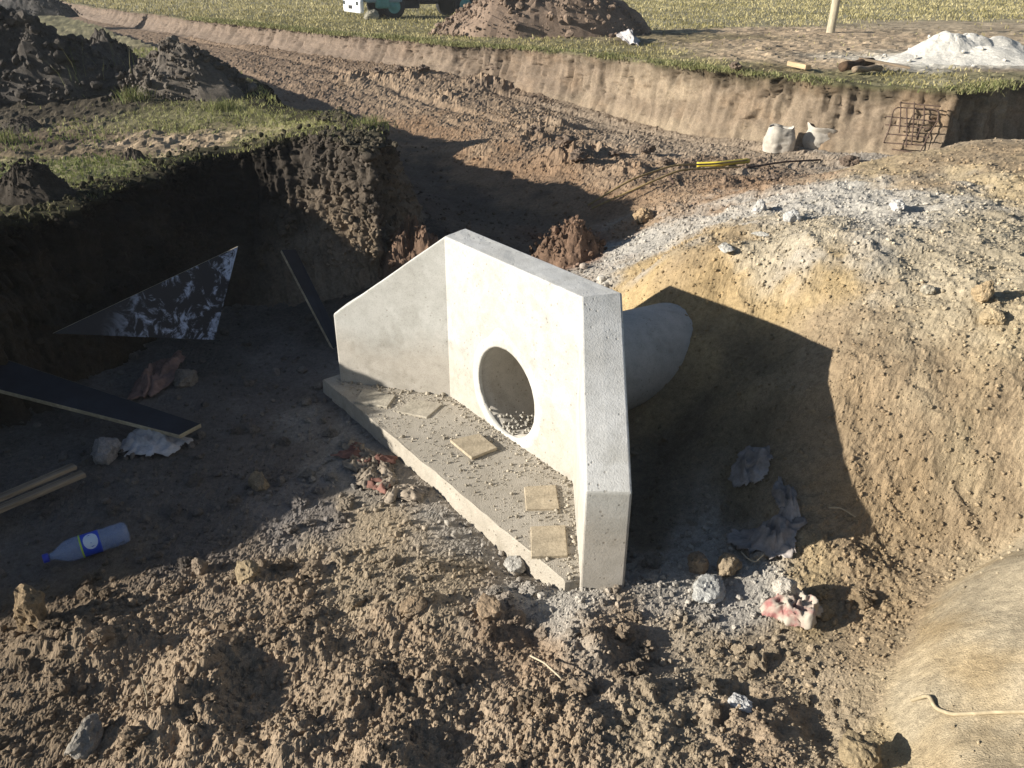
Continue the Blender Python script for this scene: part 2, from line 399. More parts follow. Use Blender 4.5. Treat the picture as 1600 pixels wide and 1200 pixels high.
ctrl += [np.array(v) for v in ((1.40, 5.24, .66), (1.57, 5.23, .62), (1.24, 5.42, .66), (1.5, 5.4, .78), (1.71, 4.95, .61), (1.83, 4.79, .62), (1.84, 4.35, .69), (1.91, 4.26, .68), (1.83, 4.05, .57), (1.77, 3.76, .41), (1.76, 3.55, .26),
         (0.75, 3.3, -.1), (0.95, 3.5, -.12), (0.9, 3.9, -.14), (1.15, 3.9, -.05), (1.35, 3.6, -.03), (1.4, 4.0, .14), (1.5, 4.4, .36), (1.0, 4.35, -.08), (0.75, 4.2, -.14), (1.25, 4.7, .25), (0.45, 4.7, -.12), (0.2, 5.2, -.12), (0.8, 4.9, .05), (1.05, 5.0, .28), (0.6, 5.3, .0), (1.5, 5.55, .82), (1.3, 5.65, .82),
         (-.2, 4.4, -.2), (.3, 3.6, -.2), (0, 4.0, -.2), (-.6, 4.8, -.2), (.25, 3.3, -.2), (-.3, 5.3, -.15), (-.9, 5.3, -.15),
         (-4.5, 3.0, -.1), (-6, 1, -.1), (-5, 7, .0), (-4, 9, .1), (-8, 12, .3), (-8, 6, .0), (-3.5, 4.0, -.12), (-3, 3, -.13))]
c_px([(1400, 330, .97), (1200, 335, .80), (1300, 300, .88), (1500, 300, 1.0), (1600, 330, 1.05), (1600, 223, 1.02), (1500, 228, .95), (1380, 248, .82), (1170, 306, .62), (1060, 355, .45), (955, 412, .25), (1050, 400, .78), (1100, 372, .78),
      (1600, 450, .98), (1450, 450, .92), (1300, 430, .9), (1200, 430, .82), (1150, 400, .86), (1000, 430, .5), (1450, 560, .72), (1600, 600, .72), (1600, 720, .42), (1450, 690, .42), (1400, 620, .58), (1720, 500, .95), (1720, 700, .5), (1750, 300, 1.1),
      (1600, 890, .30), (1510, 990, .27), (1600, 1000, .31), (1600, 1100, .33), (1445, 1075, .15), (1600, 1200, .31), (1430, 1150, .14), (1475, 915, .03), (1400, 1000, .0), (1345, 1085, .03), (1750, 1000, .55), (1750, 850, .3),
      # trench and road bed
      (700, 340, .02), (800, 335, .04), (760, 300, .06), (880, 350, .06), (650, 300, .05), (960, 340, .14), (640, 400, -.03), (560, 430, -.05), (880, 400, .02), (700, 260, .12), (640, 215, .2), (560, 190, .22),
      (760, 255, .22), (860, 290, .2), (940, 312, .22), (1010, 330, .3), (740, 235, .3), (900, 270, .3), (1000, 300, .34), (640, 190, .3), (1100, 290, .36), (1180, 275, .36),
      (600, 150, .38), (800, 190, .3), (950, 230, .28), (1100, 250, .27), (1250, 255, .25), (500, 120, .5), (350, 75, .6), (260, 45, .68), (160, 28, .7)])
ctrl += [np.array(v) for v in ((5, 10.3, .3), (3.5, 9.4, .5), (4.5, 9.3, .75), (6.2, 9.6, .8), (7, 11, .2), (9, 12, .1), (9, 9, .9), (12, 11, .3), (12, 7, 1.1), (7, 6, 1.05), (5, 4.2, .75), (3, 2.0, .5), (5, 1, .8), (-2, 1, 0), (0, 1, .02), (1, .8, .1), (-4, 0, 0),
         (8, 16, .1), (3, 20, .2), (0, 26, .3), (-5, 32, .5), (20, 30, .1), (-20, 50, .6), (-40, 60, .7), (-60, 80, .7), (20, 90, .2), (-30, 30, .4), (-15, 20, .4), (40, 20, .1))]
ctrl += [b+np.array([0, 0, 0]) for b in baseF[:18]]+[b for b in baseN]
ctrl = np.array(ctrl)
def rbf_fit(P, z, c=0.35, sm=0.012):
    d = np.sqrt(((P[:, None]-P[None])**2).sum(-1)+c*c); n = len(P)
    A = np.zeros((n+1, n+1)); A[:n, :n] = -d; A[:n, :n] += np.eye(n)*sm; A[:n, n] = 1; A[n, :n] = 1
    return np.linalg.solve(A, np.r_[z, 0])
_w = rbf_fit(ctrl[:, :2], ctrl[:, 2])
def low_base(x, y):
    x = np.asarray(x, np.float32); y = np.asarray(y, np.float32)
    r = np.full(x.shape, _w[-1], np.float32)
    for (p, w) in zip(ctrl, _w[:-1]):
        r -= np.float32(w)*np.sqrt((x-np.float32(p[0]))**2+(y-np.float32(p[1]))**2+np.float32(0.1225))
    return r
def in_fields(x, y): return inpoly(x, y, fieldF_poly) | inpoly(x, y, fieldN_poly)
def _sm(t):
    t = np.clip(t, 0, 1); return t*t*(3-2*t)
def up_base(x, y):
    x = np.asarray(x, float); y = np.asarray(y, float)
    return FZ+0.05*fbm2(x*0.35, y*0.35, 3)-0.22*_sm((-1.9-x)/1.2)*_sm((12.5-y)/3)*_sm((y-4.9)/1.0)
def hit(px, py):
    d = ray(px, py); t = np.geomspace(1.2, 90, 6000); P = EYE+t[:, None]*d
    g = np.where(in_fields(P[:, 0], P[:, 1]), up_base(P[:, 0], P[:, 1]), low_base(P[:, 0], P[:, 1]))
    k = np.argmax(P[:, 2] < g)
    return P[k]

# ------------------------------------------------------------------ soil colours and roughness
BR = (.30, .23, .16); BRD = (.19, .145, .10); TAN = (.33, .265, .185); YEL = (.295, .222, .142); YELP = (.42, .345, .23); GRY = (.43, .405, .36)
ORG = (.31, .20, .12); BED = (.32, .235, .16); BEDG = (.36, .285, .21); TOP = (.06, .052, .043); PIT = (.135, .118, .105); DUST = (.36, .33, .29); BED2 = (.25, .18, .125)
cp = [  # px, py, colour, roughness (0..1.3), clod density
    (50, 1150, BRD, 1.0, 1), (300, 1150, BR, 1.1, 1.2), (600, 1150, BR, 1.2, 1.3), (850, 1150, BR, 1.2, 1.2), (1050, 1160, TAN, 0.9, .8), (1200, 1180, BR, 1.0, 1), (1320, 1160, TAN, .8, .6),
    (60, 1000, BRD, 1.0, 1), (250, 1000, BR, 1.0, 1.2), (450, 1000, BR, 1.0, 1.2), (650, 1000, BR, .8, 1), (820, 1010, (.28, .205, .14), .7, .9), (1000, 1010, BR, 1.1, 1.2), (1150, 1020, TAN, 1.0, 1.3), (1280, 1040, TAN, .7, 1.2),
    (150, 900, BRD, .7, .8), (400, 920, BR, .8, 1), (560, 890, TAN, .35, .7), (700, 900, TAN, .4, .9), (600, 820, TAN, .25, .7), (720, 830, DUST, .25, .9), (850, 930, DUST, .4, 1), (960, 930, GRY, .6, 1.4), (1080, 940, DUST, .8, 1.3), (1120, 920, GRY, .8, 1.2),
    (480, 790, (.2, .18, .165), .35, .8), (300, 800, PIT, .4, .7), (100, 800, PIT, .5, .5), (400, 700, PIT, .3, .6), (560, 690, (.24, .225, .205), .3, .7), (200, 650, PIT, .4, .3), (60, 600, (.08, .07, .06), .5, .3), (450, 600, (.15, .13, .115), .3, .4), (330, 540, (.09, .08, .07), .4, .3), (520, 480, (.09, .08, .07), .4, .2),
    (1250, 960, (.37, .285, .165), .45, 1.2), (1330, 900, YEL, .4, 1), (1385, 880, (.27, .2, .115), .9, 1.5), (1330, 960, YEL, .4, 1.1), (1380, 870, YEL, .45, 1), (1450, 850, YEL, .4, .8), (1560, 840, YELP, .3, .4), (1480, 930, YEL, .3, .6),
    (1500, 960, YELP, .12, .05), (1560, 1050, YELP, .15, .05), (1440, 1080, YELP, .12, .1), (1550, 1170, YELP, .3, .15), (1590, 920, YELP, .12, .05), (1420, 1150, (.43, .34, .2), .3, .3),
    (1395, 735, (.30, .215, .125), 1.0, 1.5), (1440, 760, (.30, .22, .125), .9, 1.3), (1500, 765, YEL, .9, 1.3), (1420, 690, YEL, .5, .6), (1560, 760, YEL, .7, .9), (1450, 600, YEL, .25, .3), (1560, 650, YEL, .35, .4), (1330, 620, YEL, .25, .25), (1350, 520, YEL, .25, .3), (1250, 490, (.41, .30, .15), .25, .3), (1150, 450, (.42, .30, .15), .3, .4), (1050, 420, (.42, .31, .16), .3, .4), (1100, 400, YEL, .3, .5),
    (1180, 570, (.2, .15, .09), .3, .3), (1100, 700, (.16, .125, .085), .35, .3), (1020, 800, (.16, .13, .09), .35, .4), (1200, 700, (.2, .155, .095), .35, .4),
    (980, 400, GRY, .5, 1), (1040, 370, GRY, .4, 1), (1100, 350, (.46, .42, .36), .4, .9), (1180, 330, GRY, .5, 1), (1300, 310, GRY, .4, .6), (1400, 300, GRY, .3, .6), (1380, 340, GRY, .4, .7), (1330, 390, GRY, .5, .8), (1440, 385, (.38, .32, .23), .4, .8), (1560, 400, (.40, .345, .25), .4, .8), (1500, 350, (.38, .32, .22), .4, .7), (1500, 320, GRY, .3, .8), (1240, 360, (.43, .37, .27), .4, .8), (1480, 450, (.42, .36, .26), .5, 1.1), (1560, 480, (.40, .33, .22), .55, 1.2), (1420, 470, (.40, .33, .22), .4, .9), (1540, 540, (.40, .32, .2), .6, 1.1), (1400, 420, (.43, .38, .29), .35, .9),
    (1450, 270, YEL, .3, .5), (1560, 250, YEL, .35, .5), (1580, 300, (.38, .30, .18), .5, .8), (1380, 262, (.36, .28, .17), .4, .6),
    (1150, 300, ORG, .5, .8), (1050, 320, BED, .7, 1), (1000, 330, (.3, .2, .12), .5, .8), (930, 300, ORG, .5, .5), (850, 283, ORG, .6, .7), (750, 248, ORG, .5, .5), (790, 215, BED, .8, .8), (880, 255, BED2, .9, 1), (720, 190, BED, .7, .7), (1010, 290, BED2, .8, .8), (640, 165, BED, .7, .7), (690, 210, ORG, .4, .4), (650, 195, ORG, .4, .4),
    (800, 330, (.13, .10, .075), .4, .3), (700, 310, (.12, .09, .07), .4, .3), (660, 260, (.13, .10, .075), .4, .3), (900, 340, (.16, .115, .08), .4, .4), (600, 420, (.09, .07, .055), .5, .3), (900, 400, (.2, .11, .07), .6, .5),
    (890, 252, (.19, .14, .10), 1.2, 1.3), (860, 198, (.2, .15, .105), 1.2, 1.2), (770, 130, (.2, .15, .11), 1.1, 1.2), (1160, 292, (.17, .12, .085), 1.1, 1.2), (920, 225, BED, .8, .8), (950, 210, BEDG, .8, 1), (1050, 230, BEDG, .8, 1), (1150, 235, BEDG, .7, .9), (1250, 245, BEDG, .7, .9), (1330, 240, (.33, .30, .26), .5, .8), (1000, 270, BED, .9, 1.1), (1100, 265, BED2, .9, 1), (1200, 280, BED2, .9, .8),
    (700, 160, BED, .8, .9), (800, 190, BED, .8, 1), (600, 140, BED, .8, .9), (500, 110, BED2, .8, .9), (400, 90, BED2, .7, .8), (300, 65, BED2, .6, .6), (450, 140, BED2, .8, .8), (560, 175, BED2, .6, .6), (200, 40, BED2, .5, .4), (150, 28, BED2, .4, .3), (900, 180, BEDG, .6, .7), (1050, 205, BEDG, .6, .7)]
def qc(x, y):
    r = np.sqrt(x*x+y*y); return np.arctan2(x, y)*1.0, np.log(r)*0.55
_cp = []
for px, py, c, ro, de in cp:
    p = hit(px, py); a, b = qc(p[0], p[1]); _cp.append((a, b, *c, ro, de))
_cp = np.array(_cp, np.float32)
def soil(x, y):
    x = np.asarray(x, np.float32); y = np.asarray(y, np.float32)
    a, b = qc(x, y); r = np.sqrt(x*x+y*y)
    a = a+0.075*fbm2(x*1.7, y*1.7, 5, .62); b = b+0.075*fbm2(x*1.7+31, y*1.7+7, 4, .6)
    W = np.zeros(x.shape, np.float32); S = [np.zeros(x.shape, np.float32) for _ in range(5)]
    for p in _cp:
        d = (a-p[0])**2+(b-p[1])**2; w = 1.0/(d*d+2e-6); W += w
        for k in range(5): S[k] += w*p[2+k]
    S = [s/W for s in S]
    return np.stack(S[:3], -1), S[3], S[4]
# single lumps and hollows: px, py, radius m, height m
bumps = [(1150, 1120, .26, .13), (1060, 1150, .2, .07), (320, 1050, .2, .10), (150, 1010, .28, .10), (60, 1020, .2, .06), (480, 1010, .16, .06), (270, 1120, .2, .10), (640, 955, .2, .07), (760, 960, .18, .08), (930, 1020, .2, .09), (700, 1075, .16, .07), (560, 1085, .2, .08), (860, 1120, .22, .08), (300, 1185, .25, .08), (450, 1160, .18, .08), (600, 1190, .22, .08), (1010, 1090, .15, .07), (840, 985, .16, -.05), (1020, 1000, .2, -.04), (1310, 1130, .2, -.08), (420, 1075, .2, -.05),
         (720, 1150, .2, -.06), (200, 1070, .25, -.05), (540, 960, .2, -.03), (1360, 880, .14, .04), (1340, 395, .18, -.05), (1420, 305, .35, .05), (1510, 480, .3, .05), (1390, 745, .2, .05), (1500, 770, .2, .05), (1200, 300, .35, .06), (1230, 285, .4, -.08), (1160, 290, .3, -.05),
         (860, 200, .45, .20), (890, 252, .5, .24), (835, 218, .35, .15), (770, 130, .7, .25), (640, 118, .6, .22), (1050, 258, .35, .12), (1150, 292, .4, .18), (930, 240, .35, .16), (1010, 245, .3, .10), (560, 122, .7, .2), (980, 270, .4, .14), (700, 150, .5, .14)]
_b = [(hit(px, py), r, h) for px, py, r, h in bumps]
HEAPLINE = [tuple(at(px, py, z)[:2]) for px, py, z in ((1900, 740, .2), (1650, 812, .1), (1600, 842, .08), (1540, 872, .06), (1482, 906, .04), (1442, 950, .02), (1420, 1000, .02), (1392, 1052, .03), (1364, 1108, .05), (1395, 1150, .1), (1440, 1230, .15), (1460, 1500, .3))]
HEAPPOLY = HEAPLINE+[(3.5, .3), (6, 3.0)]
def Hlow(x, y, full=False):
    x = np.asarray(x, float); y = np.asarray(y, float)
    z = low_base(x, y).astype(float); C, ro, de = soil(x, y); rr = np.sqrt(x*x+y*y)
    wx = x+0.03*fbm2(x*9, y*9, 3); wy = y+0.03*fbm2(x*9+40, y*9, 3)
    big = np.clip((rr-6)/6, 0, 1)
    ro = ro*np.where(rr < 6, np.clip(.55+1.5*fbm2(x*1.25+3, y*1.25, 3, .5), .16, 1.05), 1)
    d = 0.048*fbm2(x*2.2, y*2.2, 4, .48)*(0.35+0.45*ro)*(1-0.3*big)
    d += ro*(0.010*lumps(wx, wy, .24)+0.013*lumps(wx+5, wy, .11)+0.010*lumps(wx, wy+3, .055)+.014*fbm2(x*14, y*14, 4, .6))
    d += big*ro*(0.035*lumps(wx, wy, .4)+.035*lumps(wx+9, wy, .2)+.02*fbm2(x*7, y*7, 3, .6))*0.7
    sm_ = 1-.8*_sm((np.where(inpoly(x, y, HEAPPOLY), dist_line(x, y, HEAPLINE), -1)-.02)/.1)
    d += sm_*(0.012*fbm2(x*45, y*45, 3, .7)*(0.3+ro)+0.004*fbm2(x*160, y*160, 2, .7))
    # slumped, broken face of the sand bank
    mo = _sm((x-1.0)/.6)*_sm((12-rr)/4)*_sm((y-2.9)/.5)
    rg = 1-2*np.abs(fbm2(x*1.1+3, y*1.1, 4, .55)); rg2 = 1-2*np.abs(fbm2(x*3.1+8, y*3.1+2, 4, .6))
    d += mo*(.075*(rg-.55)+.012*(rg2-.5)+.012*lumps(wx, wy, .33)*(fbm2(x*1.3, y*1.3, 2) > .05)+.006*fbm2(x*19, y*19, 3, .7))
    # wheel ruts along the bed
    d -= big*.05*np.exp(-((np.mod((x*.81+y*.585)+.25*fbm2(x*.2, y*.2, 2), 1.9)-.9)/.16)**2)*_sm((fbm2(x*.3, y*.3, 3)+.3)*3)
    # the smooth pale heap at the right: a step up along its edge
    sd = dist_line(x, y, HEAPLINE); ih = inpoly(x, y, HEAPPOLY); sd = np.where(ih, sd, -sd)+.03*fbm2(x*4, y*4, 3)
    hm = _sm((sd+.01)/.16); d = d*(1-.6*hm)+.075*hm-.02*np.exp(-(sd/.06)**2)
    cm = _sm((sd-.0)/.05)[..., None]; t_ = np.clip(.35+1.6*fbm2(x*2.3+7, y*2.3, 5, .6)+.8*np.clip(sd-.25, 0, .5), 0, 1)[..., None]; zb_ = z*1.4; st = (1+.15*fbm2((x+zb_)*9, (y-zb_)*9, 4, .65))[..., None]
    C = C*(1-cm*.9)+(np.array([.38, .32, .225])*(1-t_)+np.array([.32, .245, .145])*t_)*st*cm*.9; de = de*(1-.8*cm[..., 0]); d = d+cm[..., 0]*.006*fbm2(x*11, y*17, 4, .6)
    for p, r, h in _b:
        e = ((x-p[0])**2+(y-p[1])**2)/(r*r); d = d+.62*h*np.exp(-e*1.6)*(1+1.3*fbm2(x*6, y*6, 4, .6))
    # fade relief around the headwall, keep the ground under its slab
    z = z+d
    ins = inpoly(x, y, slab_poly); z = np.where(ins, np.minimum(z, -0.05), z)
    return (z, C, ro, de) if full else z
def ground(x, y):
    x = np.atleast_1d(np.asarray(x, float)); y = np.atleast_1d(np.asarray(y, float))
    return np.where(in_fields(x, y), up_full(x, y)[0], Hlow(x, y))
# colours of the grassed level
GR = (.19, .175, .095); GRY2 = (.27, .245, .155); GB = (.42, .32, .215); GD = (.09, .075, .055); GS = (.36, .29, .2); WH = (.6, .57, .5)
up = [(30, 230, GR), (120, 240, GR), (150, 285, (.14, .12, .07)), (250, 190, GB), (330, 190, GB), (150, 195, GB), (60, 190, (.13, .1, .07)), (430, 190, GR), (540, 195, GR), (300, 220, GR), (420, 160, GR), (500, 190, GR), (230, 215, GR), (400, 195, (.17, .135, .08)), (590, 215, (.13, .105, .07)), (100, 205, (.15, .115, .075)), (300, 160, GR), (150, 150, GD), (60, 150, GD),
      (300, 10, GRY2), (500, 30, GR), (700, 55, GR), (900, 75, GR), (1000, 85, GR), (1050, 40, GRY2), (1100, 60, (.21, .17, .10)), (1200, 70, GB), (1150, 90, GB), (1100, 100, GR), (1250, 80, GB), (1300, 75, GB), (1400, 60, GB), (1350, 90, GS), (1380, 93, WH), (1430, 98, WH), (1500, 103, (.5, .47, .4)), (1300, 100, GB), (1400, 118, GR), (1480, 125, GRY2), (1300, 118, (.17, .15, .08)), (1200, 105, (.2, .16, .09)), (1540, 118, (.2, .18, .1)), (1590, 112, (.22, .17, .12)), (1500, 40, GS), (1580, 45, GS), (1200, 30, GRY2), (1400, 25, GRY2), (1550, 15, GRY2), (1100, 10, GRY2), (1300, 5, GRY2), (800, 5, GRY2), (1250, 52, GB), (1600, 75, GS)]
_up = []
for px, py, c in up:
    p = at(px, py, FZ); a, b = qc(p[0], p[1]); g = 1.0 if c in (GR, GRY2) else (0.25 if c not in (WH, GD, GB) else 0.06); _up.append((a, b, *c, g))
_up = np.array(_up, np.float32)
def up_full(x, y):
    x = np.asarray(x, float); y = np.asarray(y, float); rr = np.sqrt(x*x+y*y)
    z = up_base(x, y)+0.03*fbm2(x*4, y*4, 5, .62)+.010*fbm2(x*22, y*22, 3)
    a, b = qc(x, y); a = a+.04*fbm2(x*.9, y*.9, 4, .6); b = b+.03*fbm2(x*.9+31, y*.9, 4, .6)
    W = 0; S = [0]*4
    for p in _up:
        d = (a-p[0])**2+((b-p[1])*2.0)**2; w = 1.0/(d*d+1e-6); W = W+w
        for k in range(4): S[k] = S[k]+w*p[2+k]
    v = (1+0.6*fbm2(x*2, y*2, 4))*(1+.5*fbm2(x*11, y*11, 3))
    gr = S[3]/W
    z = z+(0.035*lumps(x, y, .3)+.025*lumps(x+3, y, .13))*np.clip(1.0-gr, 0, 1)*(rr < 30)
    return z, np.stack([S[k]/W for k in range(3)], -1)*v[..., None], gr

def polar(r, tm, nc, dens=None):
    u = np.linspace(-1, 1, nc); th = u[None]*np.asarray(tm)[:, None]
    return r[:, None]*np.sin(th), r[:, None]*np.cos(th)
r_near = np.r_[np.exp(np.arange(math.log(1.15), math.log(12), 0.0037)), np.exp(np.arange(math.log(12), math.log(45), 0.0062))]; r_far = np.exp(np.arange(math.log(45), math.log(420), 0.03))
rr_ = np.r_[r_near, r_far]
tm_ = np.radians(np.interp(rr_, [1.2, 3, 8, 400], [58, 50, 42, 42]))
X, Y = polar(rr_, tm_, 740)
Z, C, RO, DE = Hlow(X, Y, True)
infld = in_fields(X, Y); dl = np.minimum(dist_line(X, Y, [p[:2] for p in rimF]), dist_line(X, Y, [p[:2] for p in rimN]))
Z = np.where(infld & (dl > 0.0), np.minimum(Z-0.1, 0.6), Z)
hidden = infld & (dl > 0.6)
keep = ~(hidden[:-1, :-1] & hidden[1:, 1:] & hidden[1:, :-1] & hidden[:-1, 1:])
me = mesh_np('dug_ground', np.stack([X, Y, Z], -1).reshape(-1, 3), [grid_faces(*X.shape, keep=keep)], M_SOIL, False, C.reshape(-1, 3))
tag(link('dug_ground', me), kind='structure')

def field_sheet(name, poly, rim, r, tm, nc, t0=0.0):
    u = np.linspace(-1, 1, nc); th = t0+u[None]*tm; x = r[:, None]*np.sin(th); y = r[:, None]*np.cos(th)
    z, c, g = up_full(x, y)
    ok = inpoly(x, y, poly) & (dist_line(x, y, [p[:2] for p in rim]) > 0.13)
    k = ok[:-1, :-1] & ok[1:, 1:] & ok[1:, :-1] & ok[:-1, 1:]
    V = np.stack([x, y, z], -1).reshape(-1, 3); fs = grid_faces(*x.shape, keep=k); cc = c.reshape(-1, 3)
    used = np.unique(fs); mp = np.zeros(len(V), np.int64); mp[used] = np.arange(len(used))
    o = link(name, mesh_np(name, V[used], [mp[fs]], M_SOIL, False, cc[used])); return tag(o, kind='structure')
field_sheet('far_field', fieldF_poly, rimF, np.r_[np.exp(np.arange(math.log(11), math.log(60), .006)), np.exp(np.arange(math.log(60), math.log(420), .03))], math.radians(44), 420)
field_sheet('near_field', fieldN_poly, rimN, np.r_[np.exp(np.arange(math.log(4.0), math.log(14), .006)), np.exp(np.arange(math.log(14), math.log(120), .03))], math.radians(38), 420, math.radians(-40))

def bank(name, rim, base, n, nrow, amp, colf, foot=0.25, seed=0, warp=0.09, power=1.0, clump=.2, kd=.4):
    rim = np.array(rim); base = np.array(base)
    L = np.r_[0, np.cumsum(np.linalg.norm(np.diff(rim[:, :2], axis=0), axis=1)/np.maximum(3, np.linalg.norm((rim[1:, :2]+rim[:-1, :2])/2, axis=1)))]
    u = np.linspace(0, L[-1], n)
    R = np.stack([np.interp(u, L, rim[:, k]) for k in range(3)], 1); B = np.stack([np.interp(u, L, base[:, k]) for k in range(3)], 1)
    for _ in range(5):
        for A in (R, B): A[1:-1] = .25*A[:-2]+.5*A[1:-1]+.25*A[2:]
    s = np.r_[0, np.cumsum(np.linalg.norm(np.diff(R[:, :2], axis=0), axis=1))]
    out = B[:, :2]-R[:, :2]
    T = np.gradient(R[:, :2], axis=0); nn = np.stack([T[:, 1], -T[:, 0]], 1); nn /= np.linalg.norm(nn, axis=1)[:, None]+1e-9
    sg = np.sign((nn*out).sum(1)); sg[sg == 0] = 1; nn *= sg[:, None]
    wob = warp*(fbm2(s*1.3+seed, s*0+seed, 4, .65))[:, None]
    R = R.copy(); R[:, :2] += nn*wob*1.4
    rows = []
    for k in range(6):
        a = 0.32*(1-k/5.0); xy = R[:, :2]-nn*a; z = up_full(xy[:, 0], xy[:, 1])[0]+0.02*(k/5.0)-0.015*(k == 0)-0.03*(k == 5)
        rows.append(np.concatenate([xy, z[:, None]], 1))
    top = rows[-1]
    for v in np.linspace(0, 1, nrow)[1:]:
        h = v**power                       # horizontal progress: near-vertical on top, flaring at the foot
        xy = top[:, :2]*(1-h)+B[:, :2]*h; z = top[:, 2]*(1-v)+B[:, 2]*v
        rows.append(np.concatenate([xy, z[:, None]], 1))
    for k in (1, 2, 3):
        xy = B[:, :2]+nn*foot*k/3; rows.append(np.concatenate([xy, (low_base(xy[:, 0], xy[:, 1])+0.03-0.04*k)[:, None]], 1))
    P = np.array(rows); S = np.broadcast_to(s, P.shape[:2])
    v = np.r_[np.zeros(6), np.linspace(0, 1, nrow)[1:], 1, 1, 1][:, None]
    env = np.interp(v, [0, .06, .5, 1], [.35, 1, .9, .45])*np.ones_like(S)
    q = np.stack([S*2.2+seed, P[..., 2]*0.7+0*S, P[..., 2]*0+seed], -1)
    d = 1.5*fbm3(q, 5, .6)                                  # long vertical rills
    q2 = np.stack([S*5.0+seed, P[..., 2]*4.0, P[..., 1]*4], -1); d2 = fbm3(q2, 5, .62)
    q3 = np.stack([S*20.0+seed, P[..., 2]*3.0, S*0+3.3], -1); d3 = fbm3(q3, 3, .6)
    cl = lumps(S+7, P[..., 2]*1.3+3, .16)+.6*lumps(S+2, P[..., 2]+1, .075)
    gr_ = np.abs(fbm2(S*1.9+seed, P[..., 2]*.5+.3*fbm2(S*5, P[..., 2]*5, 2), 3, .55)); gr2 = np.abs(fbm2(S*5.3+seed+40, P[..., 2]*1.1+.3*fbm2(S*7, P[..., 2]*7, 2), 3, .55))
    groove = np.exp(-(gr_/.035)**2)+.6*np.exp(-(gr2/.045)**2)
    disp = amp*(.45*d+kd*d2+.8*d3+clump*cl+kd*.8*fbm3(q2*3.1, 3, .6)-1.1*groove-.1)*env
    P = P.copy(); P[..., 0] += nn[None, :, 0]*disp; P[..., 1] += nn[None, :, 1]*disp
    P[6:, :, 2] += 0.25*amp*d2[6:]
    c = colf(S, v*np.ones_like(S), P)
    return P.reshape(-1, 3), [grid_faces(*S.shape)], c.reshape(-1, 3)
def mixc(a, b, t): return np.asarray(a)*(1-t[..., None])+np.asarray(b)*t[..., None]
def col_far(S, v, P):
    n = fbm2(S*.8, v*3, 4, .6); t = np.clip((v-.05)*6+n*.8, 0, 1); c = mixc((.12, .095, .062), (.25, .195, .14), t)
    c = mixc(c, (.32, .255, .18), np.clip(n*1.6+(P[..., 1] < 19)*.35+v*.25-.1, 0, 1))
    c = mixc(c, (.30, .215, .14), np.clip(fbm2(S*1.7+9, v*2+4, 4)*1.5, 0, 1))
    c = c*(1-0.3*np.clip(fbm2(S*14, v*2.0, 3)*2, 0, 1))[..., None]
    c = mixc(c, (.22, .17, .135), np.clip((P[..., 1]-15)/8, 0, 1)*.85)
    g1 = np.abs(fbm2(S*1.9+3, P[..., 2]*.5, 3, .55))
    c = c*(1-.35*np.exp(-(g1/.05)**2))[..., None]*.86  # crevice shade painted in: colour darkened along the grooves
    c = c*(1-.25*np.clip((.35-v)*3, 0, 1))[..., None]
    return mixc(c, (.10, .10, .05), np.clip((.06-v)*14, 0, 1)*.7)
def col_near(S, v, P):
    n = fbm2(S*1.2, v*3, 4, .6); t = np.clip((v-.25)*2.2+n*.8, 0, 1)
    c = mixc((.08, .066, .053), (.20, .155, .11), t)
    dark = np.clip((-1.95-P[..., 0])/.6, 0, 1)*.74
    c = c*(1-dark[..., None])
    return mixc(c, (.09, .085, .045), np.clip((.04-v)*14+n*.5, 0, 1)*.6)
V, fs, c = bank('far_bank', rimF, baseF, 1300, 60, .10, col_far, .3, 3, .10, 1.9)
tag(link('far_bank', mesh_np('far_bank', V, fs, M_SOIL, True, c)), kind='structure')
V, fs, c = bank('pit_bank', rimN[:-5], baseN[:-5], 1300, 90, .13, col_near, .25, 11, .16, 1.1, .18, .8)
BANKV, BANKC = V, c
tag(link('pit_bank', mesh_np('pit_bank', V, fs, M_SOIL, True, c)), kind='structure')

